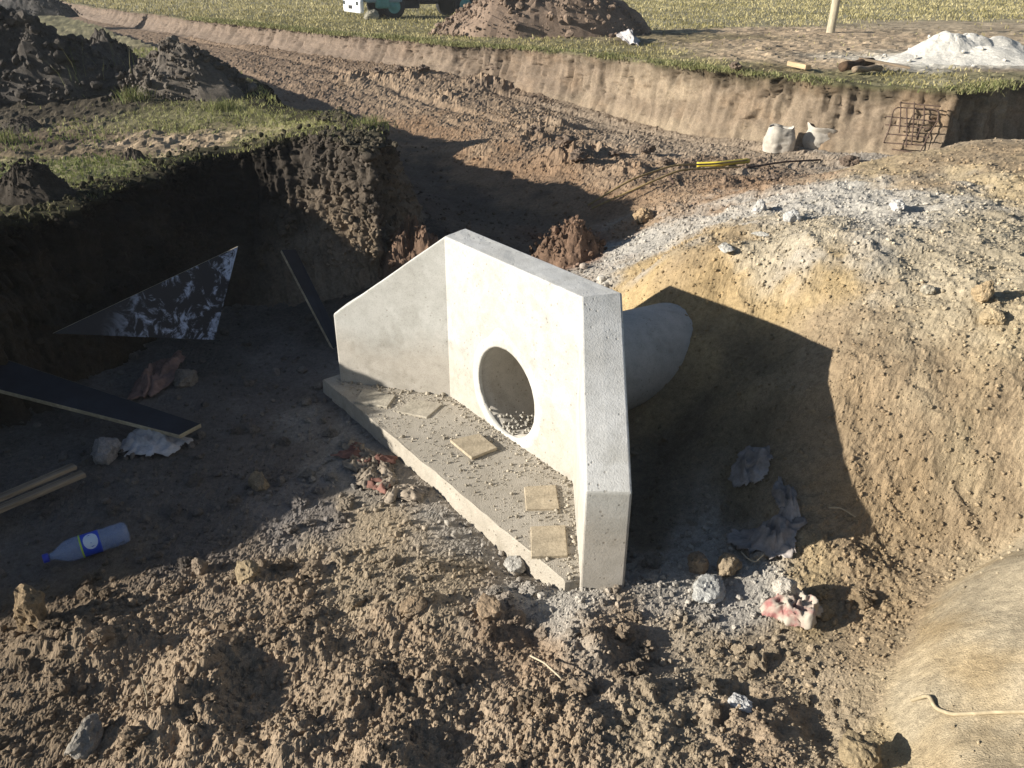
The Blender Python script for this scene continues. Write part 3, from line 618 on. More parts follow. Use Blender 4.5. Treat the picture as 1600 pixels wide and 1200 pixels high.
# ------------------------------------------------------------------ the concrete headwall
def weight_edges(me, pred, w=1.0):
    a = me.attributes.new('bevel_weight_edge', 'FLOAT', 'EDGE')
    for e in me.edges:
        p, q = me.vertices[e.vertices[0]].co, me.vertices[e.vertices[1]].co
        a.data[e.index].value = w if pred(p, q) else 0.0
def wbevel(o, width, seg=3):
    m = o.modifiers.new('bevel', 'BEVEL'); m.width = width; m.segments = seg; m.limit_method = 'WEIGHT'
loc0 = hw(HW/2, 0)
head = thing('culvert_headwall', 'pale concrete culvert headwall with two sloping wing walls and a round pipe opening', 'headwall', loc0)
def hwl(x, y, z): return hw(x, y, z)-loc0
def renorm(me):
    import bmesh
    b = bmesh.new(); b.from_mesh(me); bmesh.ops.recalc_face_normals(b, faces=b.faces[:]); b.to_mesh(me); b.free(); me.update()
def front_wall():
    nT, nS = 26, 20
    def bound(x0, x1, z0, z1):
        P = [(x0+(x1-x0)*i/nT, z1) for i in range(nT)]+[(x1, z1+(z0-z1)*i/nS) for i in range(nS)]+[(x1+(x0-x1)*i/nT, z0) for i in range(nT)]+[(x0, z0+(z1-z0)*i/nS) for i in range(nS)]
        return np.array(P)
    n = 2*(nT+nS); cx = HW/2
    F0 = bound(0, HW, -.06, HH); B0 = bound(BK_L[0], BK_R[0], -.06, HH)
    ang = np.arctan2(F0[:, 1]-HZ, F0[:, 0]-cx); r = HR+.012
    circ = np.stack([cx+r*np.cos(ang), HZ+r*np.sin(ang)], 1)
    rows = []
    for t in np.linspace(0, 1, 7)**1.2: rows.append([hwl(p[0], 0, p[1]) for p in circ*(1-t)+F0*t])
    for t in np.linspace(0, 1, 5)[1:]:
        Q = F0*(1-t)+B0*t; yy = -HT*t
        rows.append([hwl(p[0], yy, p[1]+(0.006*fbm2(p[0]*5, t*3, 3) if p[1] > HH-.001 and t < .99 else 0)) for p in Q])
    for t in np.linspace(0, 1, 4)[1:]: rows.append([hwl(p[0], -HT, p[1]) for p in B0*(1-t)+circ*t])
    V = np.array(rows).reshape(-1, 3); fs = grid_faces(len(rows), n, wrap=True)[:, ::-1]
    me = mesh_np('front_wall', V, [fs], M_CONC, False)
    me.materials.append(M_CONCTOP)
    for p in me.polygons:
        if abs(p.normal.z) > .9 and p.center.z > HH-.05: p.material_index = 1
    weight_edges(me, lambda p, q: abs(p.z-HH) < 1e-4 and abs(q.z-HH) < 1e-4 and (abs((p-q).dot(Vector(EN))) < 1e-4) and (abs((p+Vector(loc0)-Vector(O)).dot(Vector(EN))) < 1e-3 or abs((p+Vector(loc0)-Vector(O)).dot(Vector(EN))+HT) < 1e-3))
    o = link('front_wall', me, head); wbevel(o, .013)
front_wall()
def wing(IN, END, OUT, BK, flip):
    # loops: inner face, outer face; sloping top from HH at the wall to HE at the free end
    k = 16; z0 = -.25
    def rows_at(t):
        a = np.array(IN)*(1-t)+np.array(END)*t; b = np.array(BK)*(1-t)+np.array(OUT)*t; zt = HH*(1-t)+HE*t
        j = .004*fbm2(t*9+(7 if flip else 0), 3.3, 3) if 0 < t < 1 else 0
        m = (a+b)/2
        return [hwl(a[0], a[1], z0), hwl(a[0], a[1], zt+j), hwl(m[0], m[1], zt+j*2+.001), hwl(b[0], b[1], zt+j), hwl(b[0], b[1], z0)]
    V = np.array([rows_at(t) for t in np.linspace(0, 1, k)]).reshape(-1, 3)
    fs = grid_faces(k, 5); end = [(k-1)*5+i for i in range(5)]
    if flip: fs = fs[:, ::-1]; end = end[::-1]
    me = mesh_np('wing_wall', V, [fs, end], M_CONC, False); renorm(me)
    me.materials.append(M_CONCTOP)
    for p in me.polygons:
        if p.normal.z > .4 or p.normal.z < -.4: p.material_index = 1
    g = np.zeros(len(V), int); ring = np.arange(len(V)) % 5; st = np.arange(len(V))//5
    a = me.attributes.new('bevel_weight_edge', 'FLOAT', 'EDGE')
    for e in me.edges:
        i, j = e.vertices
        if ring[i] == ring[j] and ring[i] in (1, 3): a.data[e.index].value = 1
        if st[i] == st[j] == k-1 and not {ring[i], ring[j]} == {0, 4}: a.data[e.index].value = 1
    o = link('wing_wall', me, head); wbevel(o, .012); return o
wing(IN_L, END_L, OUT_L, BK_L, False)
wing(IN_R, END_R, OUT_R, BK_R, True)
def pipe():
    n = 72; th = np.linspace(0, 2*np.pi, n, endpoint=False); cx = HW/2
    prof = [(-1.75, HR), (-1.2, HR), (-.4, HR), (-.1, HR), (.001, HR+.001), (.001, HR+.011), (-.1, HR+.011), (-.19, HR+.011), (-HT-.001, HR+.042), (-.6, HR+.042), (-1.2, HR+.043), (-1.75, HR+.042)]
    V = np.array([[hwl(cx+r*math.cos(a), y, HZ+r*math.sin(a)+.07*min(0, y+.12)) for a in th] for y, r in prof]).reshape(-1, 3)
    o = link('concrete_pipe', mesh_np('concrete_pipe', V, [grid_faces(len(prof), n, wrap=True)], M_PIPE, True), head)
pipe()
def collar():
    n = 96; th = np.linspace(0, 2*np.pi, n, endpoint=False); cx = HW/2
    ro = HR+.075+.022*fbm2(np.cos(th)*2.2+4, np.sin(th)*2.2, 3)+.05*np.exp(-((th-1.75)/.25)**2)
    rows = [(HR*np.ones(n)-.003, -.02), (HR*np.ones(n)-.003+.004*fbm2(th*6, th*0, 2), .002), (HR+.010*np.ones(n), .005), (HR+.04*np.ones(n), .0045), (ro-.01, .003), (ro, -.002)]
    V = np.array([[hwl(cx+r[i]*math.cos(th[i]), y, HZ+r[i]*math.sin(th[i])) for i in range(n)] for r, y in rows]).reshape(-1, 3)
    link('mortar_collar', mesh_np('mortar_collar', V, [grid_faces(len(rows), n, wrap=True)], M_COLLAR, True), head)
collar()
def slab():
    pts = []
    for i in range(6):
        a, b = np.array(slab_poly[i]), np.array(slab_poly[(i+1) % 6]); k = 46 if i == 0 else 10
        for t in np.linspace(0, 1, k, endpoint=False): pts.append(a*(1-t)+b*t)
    P = np.array(pts); j = .012*np.stack([fbm2(P[:, 0]*9, P[:, 1]*9, 4, .6), fbm2(P[:, 0]*9+30, P[:, 1]*9, 4, .6)], 1)
    top = P.copy(); top[:, :2] += j; bot = P.copy(); bot[:, 2] = -.2; bot[:, :2] += j*.6+.012*np.array([-.7, -.5])
    sh = P.copy(); c = P.mean(0); 
    n = len(P); ins = top.copy(); ins[:, :2] = top[:, :2]+(c[:2]-top[:, :2])*.012; ins[:, 2] = .001+.003*fbm2(P[:, 0]*12, P[:, 1]*12, 3); top[:, 2] = -.010+.006*fbm2(P[:, 0]*14+5, P[:, 1]*14, 3)
    V = np.concatenate([bot, top, ins])-loc0
    i = np.arange(n); k2 = (i+1) % n
    fs = [np.stack([i, i+n, k2+n, k2], 1), np.stack([i+n, i+2*n, k2+2*n, k2+n], 1), list(range(2*n, 3*n))[::-1]]
    link('apron_slab', mesh_np('apron_slab', V, fs, M_SLAB, False), head)
slab()
tag(head)

# square boards lying on the apron
tiles = [([(554, 627), (567, 607), (618, 617), (605, 635)], 'tan square board nearest the left wing wall, dusted with grit', .006),
         ([(619, 642), (642, 623), (691, 631), (667, 652)], 'tan square board half buried in grit near the inner corner of the apron', .001),
         ([(703, 687), (749, 677), (777, 699), (737, 715)], 'tan square board lying in front of the pipe opening, its near edge raised', .013),
         ([(819, 760), (868, 757), (874, 794), (822, 795)], 'tan square board next to the right wing wall, the farther of two', .003),
         ([(829, 822), (883, 820), (887, 867), (830, 869)], 'tan square board at the narrow right tip of the apron', .008)]
for pts, lab, h in tiles:
    c = [at(x, y, h+.012) for x, y in pts]; ctr = np.mean(c, 0); ctr[2] = 0
    area = sum(c[i][0]*c[(i+1) % 4][1]-c[(i+1) % 4][0]*c[i][1] for i in range(4))
    if area < 0: c = c[::-1]
    c = np.array(c); b = c.copy(); b[:, 2] -= .02
    V, fs = prism(b-ctr, c-ctr)
    o = link('square_board', mesh_np('square_board', V, fs, M_FIBREDUST if h < .01 and pts[0][0] < 650 else M_FIBRE)); o.location = ctr; bevel(o, .003, 1)
    tag(o, lab, 'board', 'tan square boards on the apron slab')

# ------------------------------------------------------------------ stones and clods
def scale_at(P): return float(np.dot(np.asarray(P)-EYE, _f))/F       # metres per photo pixel at a point
def stone(name, label, cat, px, py, wpx, seed, colour, lv=3, rough=.32, squash=(1, .85, .75), sink=.25, group=None, cuts=6, z=None, rot=None):
    P = hit(px, py) if z is None else at(px, py, z)
    s = wpx*scale_at(P)/2
    V, Fa = rock_verts(lv, seed, rough, cuts, squash)
    a = (seed*1.7) % 6.28 if rot is None else rot
    Rm = np.array([[math.cos(a), -math.sin(a), 0], [math.sin(a), math.cos(a), 0], [0, 0, 1]])
    nr_ = V/(np.linalg.norm(V, axis=1)[:, None]+1e-6); V = V+nr_*(.10*fbm3(nr_*5+seed, 4, .65))[:, None]
    V = V@Rm.T; V /= max(np.ptp(V[:, 0])/2, np.ptp(V[:, 1])/2.2, 1e-6)
    V *= s; V[:, 2] -= V[:, 2].min()
    g = ground([P[0]], [P[1]])[0] if z is None else z
    h = V[:, 2].max(); V[:, 2] -= sink*h
    o = link(name, mesh_np(name, V, [Fa], M_CLOD, False)); o.location = (P[0], P[1]+s*.4, g); o.color = (*colour, 1)
    return tag(o, label, cat, group)
STN = (.30, .27, .22)
stone('stone', 'brown angular stone in shade, just left of the boundary of the pit shadow', 'stone', 403, 764, 36, 3, (.24, .19, .13))
stone('stone', 'rounded pale grey stone against the front edge of the apron slab', 'stone', 804, 893, 38, 4, (.42, .40, .36), cuts=3, rough=.2)
stone('stone', 'upright brown stone half lit at the far left of the foreground', 'stone', 50, 985, 58, 5, (.23, .17, .105), squash=(1, .7, .95))
stone('stone', 'brown stone with a pointed top beside the dark rag behind the wall', 'stone', 1140, 902, 42, 6, (.27, .215, .15), squash=(1, .8, 1.1))
stone('stone', 'brown stone left of the pointed one at the edge of the wall shadow', 'stone', 1088, 897, 34, 7, (.27, .21, .15), squash=(.9, .8, 1.1))
stone('mortar_lump', 'white crumbly lump of dry mortar in front of the two brown stones', 'mortar lump', 1110, 938, 66, 8, (.43, .425, .40), rough=.35, cuts=2, squash=(1, .6, .35), sink=.35)
stone('mortar_lump', 'white mortar lump on top of the small foreground mound', 'mortar lump', 1155, 1120, 46, 9, (.55, .54, .52), rough=.5, cuts=2, squash=(1, .7, .4), sink=.45)
stone('soil_boulder', 'big round sandy clod at the bottom edge right of the foreground mound', 'clod', 1345, 1198, 64, 10, (.30, .235, .145), rough=.35, cuts=2, squash=(1, .9, .85))
stone('soil_boulder', 'grey flat clod at the bottom left corner in the shade', 'clod', 128, 1175, 76, 12, (.26, .235, .2), squash=(1, .6, .4))
stone('soil_boulder', 'brown clod casting a long shadow in the middle of the foreground', 'clod', 645, 965, 46, 13, (.28, .21, .14), squash=(1, .8, .6))
stone('soil_boulder', 'tan brown clod right of the shadow casting one in the foreground', 'clod', 765, 972, 44, 14, (.29, .215, .145), squash=(1, .8, .6))
stone('stone', 'small upright stone at the shadow edge right of the bottle', 'stone', 312, 898, 26, 15, (.25, .2, .15), squash=(.8, .8, 1.1))
stone('stone', 'angular sunlit stone just right of the small upright one at the shadow edge', 'stone', 384, 912, 46, 16, (.30, .235, .15), squash=(1, .7, .6))
stone('stone', 'brown stone at the shaded pit foot beside the brown rag', 'stone', 287, 602, 38, 17, (.2, .17, .14))
stone('cloth_covered_stone', 'round pale stone in the shade left of the plastic sack', 'stone', 162, 722, 52, 18, (.27, .25, .24), cuts=3, rough=.25)
stone('mortar_lump', 'grey rounded lump at the left crest of the sand bank', 'mortar lump', 1186, 340, 27, 19, (.47, .45, .42), cuts=2, squash=(1, .9, .8))
stone('mortar_lump', 'grey lump right of the rounded one on the sand bank crest', 'mortar lump', 1238, 346, 27, 20, (.48, .47, .45), cuts=3)
stone('mortar_lump', 'grey lump casting a shadow in the middle of the gravel patch', 'mortar lump', 1404, 332, 34, 21, (.5, .48, .45), cuts=3, squash=(1, .7, .6))
stone('mortar_slab', 'flat grey flake of mortar below the rounded lump on the bank crest', 'mortar flake', 1192, 362, 30, 22, (.5, .48, .43), squash=(1, .5, .22), rough=.12, sink=.1)
stone('mortar_slab', 'pale flat flake of mortar, lowest on the bank crest near the headwall', 'mortar flake', 1135, 402, 40, 23, (.55, .52, .46), squash=(1, .6, .2), rough=.12, sink=.1)
stone('soil_boulder', 'upright tan clod with a dark hollow beside it on the right bank', 'clod', 1530, 488, 34, 24, (.38, .29, .18), squash=(.8, .8, 1.1))
stone('soil_boulder', 'tan clod on the right bank below the upright one', 'clod', 1552, 512, 36, 25, (.38, .3, .19))
stone('stone', 'small pale stone at the right bank above the tan clods', 'stone', 1450, 465, 22, 26, (.42, .38, .3))
stone('soil_boulder', 'pale brown block of clay at the rim of the trench by the canes', 'clod', 1006, 348, 36, 27, (.36, .26, .16), squash=(1, .8, .55))
stone('boulder', 'pale grey boulder in the grass by the truck wheel', 'boulder', 582, 31, 25, 28, (.30, .28, .22), z=FZ, cuts=3, squash=(1, .8, .75))
for i, (px, py, w) in enumerate([(860, 195, 26), (885, 250, 40), (835, 215, 30), (905, 262, 34), (770, 128, 34), (660, 118, 24), (960, 248, 22), (625, 120, 20), (1040, 262, 18), (1140, 200, 22), (1330, 258, 34), (1205, 290, 24), (1010, 245, 26), (590, 122, 22)]):
    stone('soil_clod', 'dark brown clod lying on the excavated road bed', 'clod', px, py, w, 40+i, (.17, .13, .10), lv=3, rough=.85, cuts=1, squash=(1, .8, .55), group='dark clods on the excavated bed', sink=.2)

class Soup:
    def __init__(s): s.V = []; s.F = []; s.C = []; s.n = 0
    def add(s, V, Fa, c): s.V.append(V.reshape(-1, 3)); s.F.append(Fa); s.C.append(c); 
def scatter(P, size, col, lv, seed, sink=.3, squash=(1, .85, .7), rough=.3, nvar=8):
    """one merged stone mesh per call; P (n,3), size (n,), col (n,3)"""
    r = np.random.default_rng(seed); var = [rock_verts(lv, seed*31+k, rough*.8, 6, squash) for k in range(nvar)]
    Fa = var[0][1]; nv = len(var[0][0]); n = len(P)
    base = np.array([v[0] for v in var])[r.integers(0, nvar, n)]
    q = r.normal(size=(n, 4)); q[:, 1:3] *= .45; q /= np.linalg.norm(q, axis=1)[:, None]; w, x, y, z = q.T
    R = np.stack([np.stack([1-2*(y*y+z*z), 2*(x*y-z*w), 2*(x*z+y*w)], -1), np.stack([2*(x*y+z*w), 1-2*(x*x+z*z), 2*(y*z-x*w)], -1), np.stack([2*(x*z-y*w), 2*(y*z+x*w), 1-2*(x*x+y*y)], -1)], 1)
    V = np.einsum('nij,nvj->nvi', R, base)*size[:, None, None]
    V[..., 2] += size[:, None]*(.62-sink)
    V += P[:, None]
    Fs = (Fa[None]+(np.arange(n)*nv)[:, None, None]).reshape(-1, 3)
    C = np.repeat(col, nv, axis=0)
    return V.reshape(-1, 3), Fs, C
def scatter2(P, size, col, seed, rough=.5, top=.2):
    k = size >= np.quantile(size, 1-top)
    a = scatter(P[k], size[k], col[k], 1, seed, rough=rough); b = scatter(P[~k], size[~k], col[~k], 0, seed+1, rough=rough*.7)
    return np.concatenate([a[0], b[0]]), np.concatenate([a[1], b[1]+len(a[0])]), np.concatenate([a[2], b[2]])
hw_plan = [hw(*p)[:2] for p in (IN_L, END_L, OUT_L, BK_L, BK_R, OUT_R, END_R, IN_R)]
PAPER = hit(600, 730)
def sample_ground(n, rmin, rmax, tmax, seed):
    r_ = np.random.default_rng(seed)
    r = np.exp(r_.uniform(math.log(rmin), math.log(rmax), n)); t = r_.uniform(-1, 1, n)*tmax
    x, y = r*np.sin(t), r*np.cos(t)
    m = ~in_fields(x, y) & ~inpoly(x, y, [p[:2] for p in slab_poly]) & (np.hypot((x-PAPER[0])/1.0, (y-PAPER[1])/.8) > .30); x, y, r = x[m], y[m], r[m]
    z, C, ro, de = Hlow(x, y, True)
    k = r_.random(len(x)) < np.clip(de*.9, 0, 1)*(.6+.8*np.clip(fbm2(x*1.6, y*1.6, 4)+.35, 0, 1))
    P = np.stack([x, y, z], 1)[k]; C = C[k]*r_.uniform(.8, 1.25, (k.sum(), 1))
    u = r_.random(k.sum()); s = .0021*r[k]*(1-u*.99)**(-.5); s = np.minimum(s, np.where((x[k] > .85) & (z[k] > -.02), .007*np.sqrt(r[k]), .05))
    return P, C, s, r[k]
P, C, S, R_ = sample_ground(13000, 1.5, 9, math.radians(44), 3)
S = np.minimum(S, .047)
big = np.argsort(-S*(R_ < 5.2)/R_)[:240]
msk = np.ones(len(P), bool); msk[big] = False
V, Fs, CC = scatter2(P[msk], S[msk], C[msk], 7, .5, .3)
SV, SF, SCc = [V], [Fs], [CC]; off = len(V)
P2_, C2_, S2_, R2_ = sample_ground(24000, 1.4, 14, math.radians(44), 9)
V, Fs, CC = scatter(P2_, np.minimum(S2_*.62, .02), C2_, 0, 8, rough=.3)
SV.append(V); SF.append(Fs+off); SCc.append(CC); off += len(V)
# coarse grain of the sand bank
q_ = np.random.default_rng(15); n_ = 14000; x_ = q_.uniform(.9, 4.6, n_); y_ = q_.uniform(3.2, 7.5, n_); k_ = (np.abs(x_/y_) < .72) & (q_.random(n_) < 1.25*np.clip(3.6/y_, 0, 1)**2); x_, y_ = x_[k_], y_[k_]
z_, c_, ro_, de_ = Hlow(x_, y_, True); s_ = .0036*(1-.985*q_.random(len(x_)))**(-.33)
V, Fs, CC = scatter(np.stack([x_, y_, z_], 1), np.minimum(s_, .016), c_*q_.uniform(.75, 1.25, (len(x_), 1)), 0, 18, rough=.3)
SV.append(V); SF.append(Fs+off); SCc.append(CC); off += len(V)
P3_, C3_, S3_, R3_ = sample_ground(15000, 8.5, 34, math.radians(34), 10); k_ = fbm2(P3_[:, 0]*.55, P3_[:, 1]*.55, 4, .65) > .04; P3_, C3_, S3_ = P3_[k_], C3_[k_], S3_[k_]
V, Fs, CC = scatter2(P3_, np.minimum(S3_*.62, .075), C3_*.88, 9, .6, .2)
SV.append(V); SF.append(Fs+off); SCc.append(CC); off += len(V)
q_ = np.random.default_rng(77)
bv = BANKV[(BANKV[:, 2] > .15)]; wgt = np.where((bv[:, 0] > -2.5) & (bv[:, 0] < -.6) & (bv[:, 1] < 8.2), 1.0, .25)+2.0*(bv[:, 2] > up_base(bv[:, 0], bv[:, 1])-.12); wgt[(bv[:, 1] > 10) | (bv[:, 0] < -4.6)] = 0
ii = q_.choice(len(bv), 4000, p=wgt/wgt.sum()); pb = bv[ii]+q_.normal(0, .02, (4000, 3)); sb = np.minimum(.012*(1-.99*q_.random(4000))**(-.5), .07)
cb = BANKC[(BANKV[:, 2] > .15)][ii]*q_.uniform(.8, 1.3, (4000, 1))
V, Fs, CC = scatter2(pb, np.minimum(sb, .042), cb, 12, .6, .25)
SV.append(V); SF.append(Fs+off); SCc.append(CC); off += len(V)
tag(link('loose_clods', mesh_np('loose_clods', np.concatenate(SV), [np.concatenate(SF)], M_SOIL, False, np.concatenate(SCc))), 'loose crumbs of brown soil, sand and grey gravel strewn over the dug ground', 'soil crumbs', kind='stuff')
clod_me = []
for k in range(10):
    v, fa = rock_verts(3, 500+k, .75, 4, (1, .85, .7)); nr_ = v/np.linalg.norm(v, axis=1)[:, None]; v = v+nr_*(.14*fbm3(nr_*5+k, 3, .65))[:, None]; clod_me.append(mesh_np('soil_clod', v, [fa], M_CLOD, False))
for j in big:
    o = bpy.data.objects.new('soil_clod', clod_me[j % 10]); COL.objects.link(o)
    o.location = (P[j, 0], P[j, 1], P[j, 2]+S[j]*.2); o.scale = (S[j],)*3; o.rotation_euler = (random.uniform(-.4, .4), random.uniform(-.4, .4), random.uniform(0, 6.3)); o.color = (*C[j], 1)
    right = P[j, 0] > .75
    tag(o, 'larger sandy clod among the crumbs right of the headwall end' if right else 'larger brown soil clod among the crumbs of the foreground', 'clod', 'larger clods on the sandy right ground' if right else 'larger clods on the brown foreground')
# grit on the apron and in the pipe
r_ = np.random.default_rng(21)
n = 12000; x = r_.uniform(-1.3, .6, n); y = r_.uniform(3.0, 5.25, n)
m = inpoly(x, y, [p[:2] for p in slab_poly]) & ~inpoly(x, y, hw_plan); x, y = x[m], y[m]
dw = dist_line(x, y, [hw(*END_L)[:2], hw(*IN_L)[:2], hw(*IN_R)[:2], hw(*END_R)[:2]])
k = r_.random(len(x)) < np.clip(.16+1.0*np.exp(-dw/.09)+.9*fbm2(x*5, y*5, 4), .02, 1); x, y, dw = x[k], y[k], dw[k]
S = .0035*(1-.985*r_.random(len(x)))**(-.42); S = np.minimum(S, .018)*(1+.5*np.exp(-dw/.06))
V, Fs, CC = scatter(np.stack([x, y, 0*x+.001], 1), S, np.array([(.44, .39, .31)])*r_.uniform(.65, 1.25, (len(x), 1)), 0, 5, rough=.2)
n2 = 260; yy = -r_.uniform(0.02, .9, n2); aa = r_.normal(-math.pi/2, .28, n2)
Pp = np.array([hw(HW/2+HR*.985*math.cos(a), q, HZ+HR*.985*math.sin(a)+.07*min(0, q+.12)) for a, q in zip(aa, yy)])
V2, F2, C2 = scatter(Pp, r_.uniform(.006, .018, n2), np.array([(.46, .43, .37)])*r_.uniform(.7, 1.2, (n2, 1)), 0, 6, rough=.2)
tag(link('apron_grit', mesh_np('apron_grit', np.concatenate([V, V2]), [np.concatenate([Fs, F2+len(V)])], M_SOIL, True, np.concatenate([CC, C2]))), 'fine grit and pebbles lying on the apron slab and in the pipe mouth', 'grit', kind='stuff')

# ------------------------------------------------------------------ heaps
def heap(name, label, cat, px, py, halfw, hpx, colour, seed, z=None, depth=.7, rough=1.0, lump=1.0, sharp=1.5, nclod=260, lean=0.0, peaks=None, group=None, cvar=.25, clodsize=1.0):
    P = (hit(px, py) if z is None or z == FZ else at(px, py, z)); s = scale_at(P); R = halfw*s; H = hpx*s
    P = P.copy(); P[1] += R*depth*.5
    g = (P[2] if z is None or z == FZ else z)
    nr, nt_ = 46, 110; rr = np.linspace(0, 1, nr)[:, None]; th = np.linspace(0, 2*np.pi, nt_, endpoint=False)[None]
    out = 1+.35*fbm2(np.cos(th)*1.3+seed, np.sin(th)*1.3+seed*2, 3)
    x = R*rr*out*np.cos(th)+lean*R*(1-rr); y = R*depth*rr*out*np.sin(th)
    def hgt(x, y, rr):
        prof = np.clip(1-rr**sharp, 0, 1)
        if peaks:
            q = 0
            for ax, ay, aw, ah in peaks: q = np.maximum(q, ah*np.exp(-(((x/R-ax)/aw)**2+((y/(R*depth)-ay)/aw)**2)))
            prof = prof**.5*q
        X_, Y_ = x/R*2.0+seed*3, y/R*2.0+seed
        zz = H*prof*(1+.5*rough*fbm2(X_, Y_, 4, .55))
        return zz+(.10*lump*H*(lumps(X_, Y_, .42)+.6*lumps(X_+3, Y_, .2)+.35*lumps(X_, Y_+3, .1))+.06*lump*H*fbm2(X_*4, Y_*4, 4, .6))*np.clip(1.25-rr, 0, 1)
    zz = hgt(x, y, rr*np.ones_like(x)); zz = zz-.06*H*np.clip((rr-.9)*10, 0, 2)-.03
    V = np.stack([x, y, zz], -1).reshape(-1, 3)
    cc = np.array(colour)*(1+cvar*2*fbm2(V[:, 0]/R*3+seed, V[:, 1]/R*3, 4))[:, None]
    Fs = [grid_faces(nr, nt_, wrap=True)]
    if nclod:
        q = np.random.default_rng(seed+90); a = q.random(nclod)**.5*1.03; t = q.uniform(0, 6.283, nclod)
        cx = R*a*np.cos(t)+lean*R*(1-a); cy = R*depth*a*np.sin(t); cz = hgt(cx, cy, a)-.02*H
        sz = np.minimum(R*.016*(1-.985*q.random(nclod))**(-.45), R*.075)*clodsize
        v2, f2, c2 = scatter2(np.stack([cx, cy, cz], 1), sz, np.array(colour)*q.uniform(.75, 1.3, (nclod, 1)), seed+3, .65, .25)
        Fs.append(f2+len(V)); V = np.concatenate([V, v2]); cc = np.concatenate([cc, c2])
    o = link(name, mesh_np(name, V, Fs, M_SOIL, False, cc)); o.location = (P[0], P[1], g)
    return tag(o, label, cat, group)
DK = (.085, .075, .066)
heap('soil_heap', 'largest dark heap of topsoil at the left edge of the field', 'soil heap', 20, 152, 190, 104, DK, 1, FZ, .55, clodsize=.8, nclod=900, lump=1.4)
heap('soil_heap', 'steep dark soil heap standing between the largest heap and the low lumpy one', 'soil heap', 165, 118, 66, 60, DK, 2, FZ, .7, nclod=350, lump=1.3)
heap('soil_heap', 'low lumpy grey brown soil heap on the grass edge by the road bed', 'soil heap', 272, 150, 124, 64, (.13, .112, .094), 3, FZ, .55, nclod=900, lump=1.2, clodsize=.85)
heap('soil_heap', 'far dark heap at the top left corner beyond the largest heap', 'soil heap', 48, 24, 66, 44, (.075, .07, .066), 4, FZ, .6)
heap('soil_heap', 'tall brown mound of dug soil on the field behind the bank', 'soil heap', 845, 56, 178, 125, (.205, .152, .115), 5, FZ, .6, nclod=1200, lump=1.0, clodsize=.55, sharp=1.2)
heap('clay_heap', 'reddish clay clods heaped behind the left wing wall', 'clay heap', 644, 432, 70, 76, (.19, .125, .088), 6, None, .7, nclod=120, lump=2.2, clodsize=1.7)
heap('clay_heap', 'reddish clay clods heaped behind the top edge of the front wall', 'clay heap', 890, 412, 74, 64, (.18, .118, .082), 7, None, .6, nclod=200, lump=1.8, clodsize=1.3, lean=.15)
heap('soil_heap', 'dark rounded lump of topsoil on the left rim of the pit', 'soil heap', 36, 312, 66, 58, (.05, .042, .034), 8, FZ-.16, .8, nclod=260)
heap('soil_heap', 'small dark clods on the grass at the left edge behind the rim lump', 'soil heap', 30, 205, 44, 22, (.07, .06, .05), 13, FZ, .7, nclod=100, lump=1.5)
heap('soil_heap', 'small crumbly heap on the grass above the middle of the pit rim', 'soil heap', 205, 250, 26, 18, (.075, .062, .05), 14, FZ, .7, nclod=60, lump=1.5)
heap('sand_heap', 'heap of white sand on the bare field at the right', 'sand heap', 1514, 101, 156, 50, (.60, .575, .52), 15, FZ, .55, rough=.5, lump=.45, nclod=14, cvar=.08, sharp=1.3, peaks=[(-.12, 0, .5, .97), (.16, .1, .45, 1.0), (.5, .1, .45, 1.05), (-.5, -.1, .4, .5), (.3, -.35, .5, .7)])

# ------------------------------------------------------------------ boards and planks in the pit
def quad_board(name, label, cat, corners, thick, mat, edge_mat, colmask=None, group=None):
    c = np.array(corners, float); n = np.cross(c[1]-c[0], c[2]-c[0]); n /= np.linalg.norm(n)
    if np.dot(n, EYE-c[0]) < 0: c = c[::-1]; n = -n
    ctr = c.mean(0); V, fs = prism(c-n*thick-ctr, c-ctr)
    me = mesh_np(name, V, fs, mat, False, None if colmask is None else np.concatenate([colmask, colmask]))
    me.materials.append(edge_mat)
    for p in me.polygons:
        if abs(np.dot(np.array(p.normal), n)) < .7: p.material_index = 1
    o = link(name, me); o.location = ctr; bevel(o, .002, 1); return tag(o, label, cat, group)
a, b, d = at(335, 531, .02), at(83, 521, .38), aty(372, 385, 6.3)
def splashed():
    k = 16; V = []; idx = {}; cm = []
    n = np.cross(b-a, d-a); n /= np.linalg.norm(n); n *= np.sign(np.dot(n, EYE-a))
    for i in range(k+1):
        for j in range(k+1-i):
            idx[i, j] = len(V); V.append(a+(b-a)*i/k+(d-a)*j/k); u = i/k; cm.append((np.clip((.72-u)*4, 0, 1),)*3)
    F_ = []
    for i in range(k):
        for j in range(k-i):
            F_.append((idx[i, j], idx[i+1, j], idx[i, j+1]))
            if j < k-i-1: F_.append((idx[i+1, j], idx[i+1, j+1], idx[i, j+1]))
    V = np.array(V); ctr = V.mean(0); nv = len(V); F_ = np.array(F_)
    if np.dot(np.cross(V[F_[0][1]]-V[F_[0][0]], V[F_[0][2]]-V[F_[0][0]]), n) < 0: F_ = F_[:, ::-1]
    per = [idx[i, 0] for i in range(k+1)]+[idx[k-j, j] for j in range(1, k+1)]+[idx[0, j] for j in range(k-1, 0, -1)]
    W = np.concatenate([V, V-n*.02]); side = np.array([(per[i], per[i]+nv, per[(i+1) % len(per)]+nv, per[(i+1) % len(per)]) for i in range(len(per))])
    me = mesh_np('triangular_formwork', W-ctr, [F_, F_[:, ::-1]+nv, side], M_PLY, False, np.array(cm+cm)); me.materials.append(M_EDGE)
    for p in me.polygons:
        if abs(np.dot(np.array(p.normal), n)) < .7: p.material_index = 1
    o = link('triangular_formwork', me); o.location = ctr
    tag(o, 'triangular black formwork panel splashed with white cement, leaning on the pit wall', 'formwork panel')
splashed()
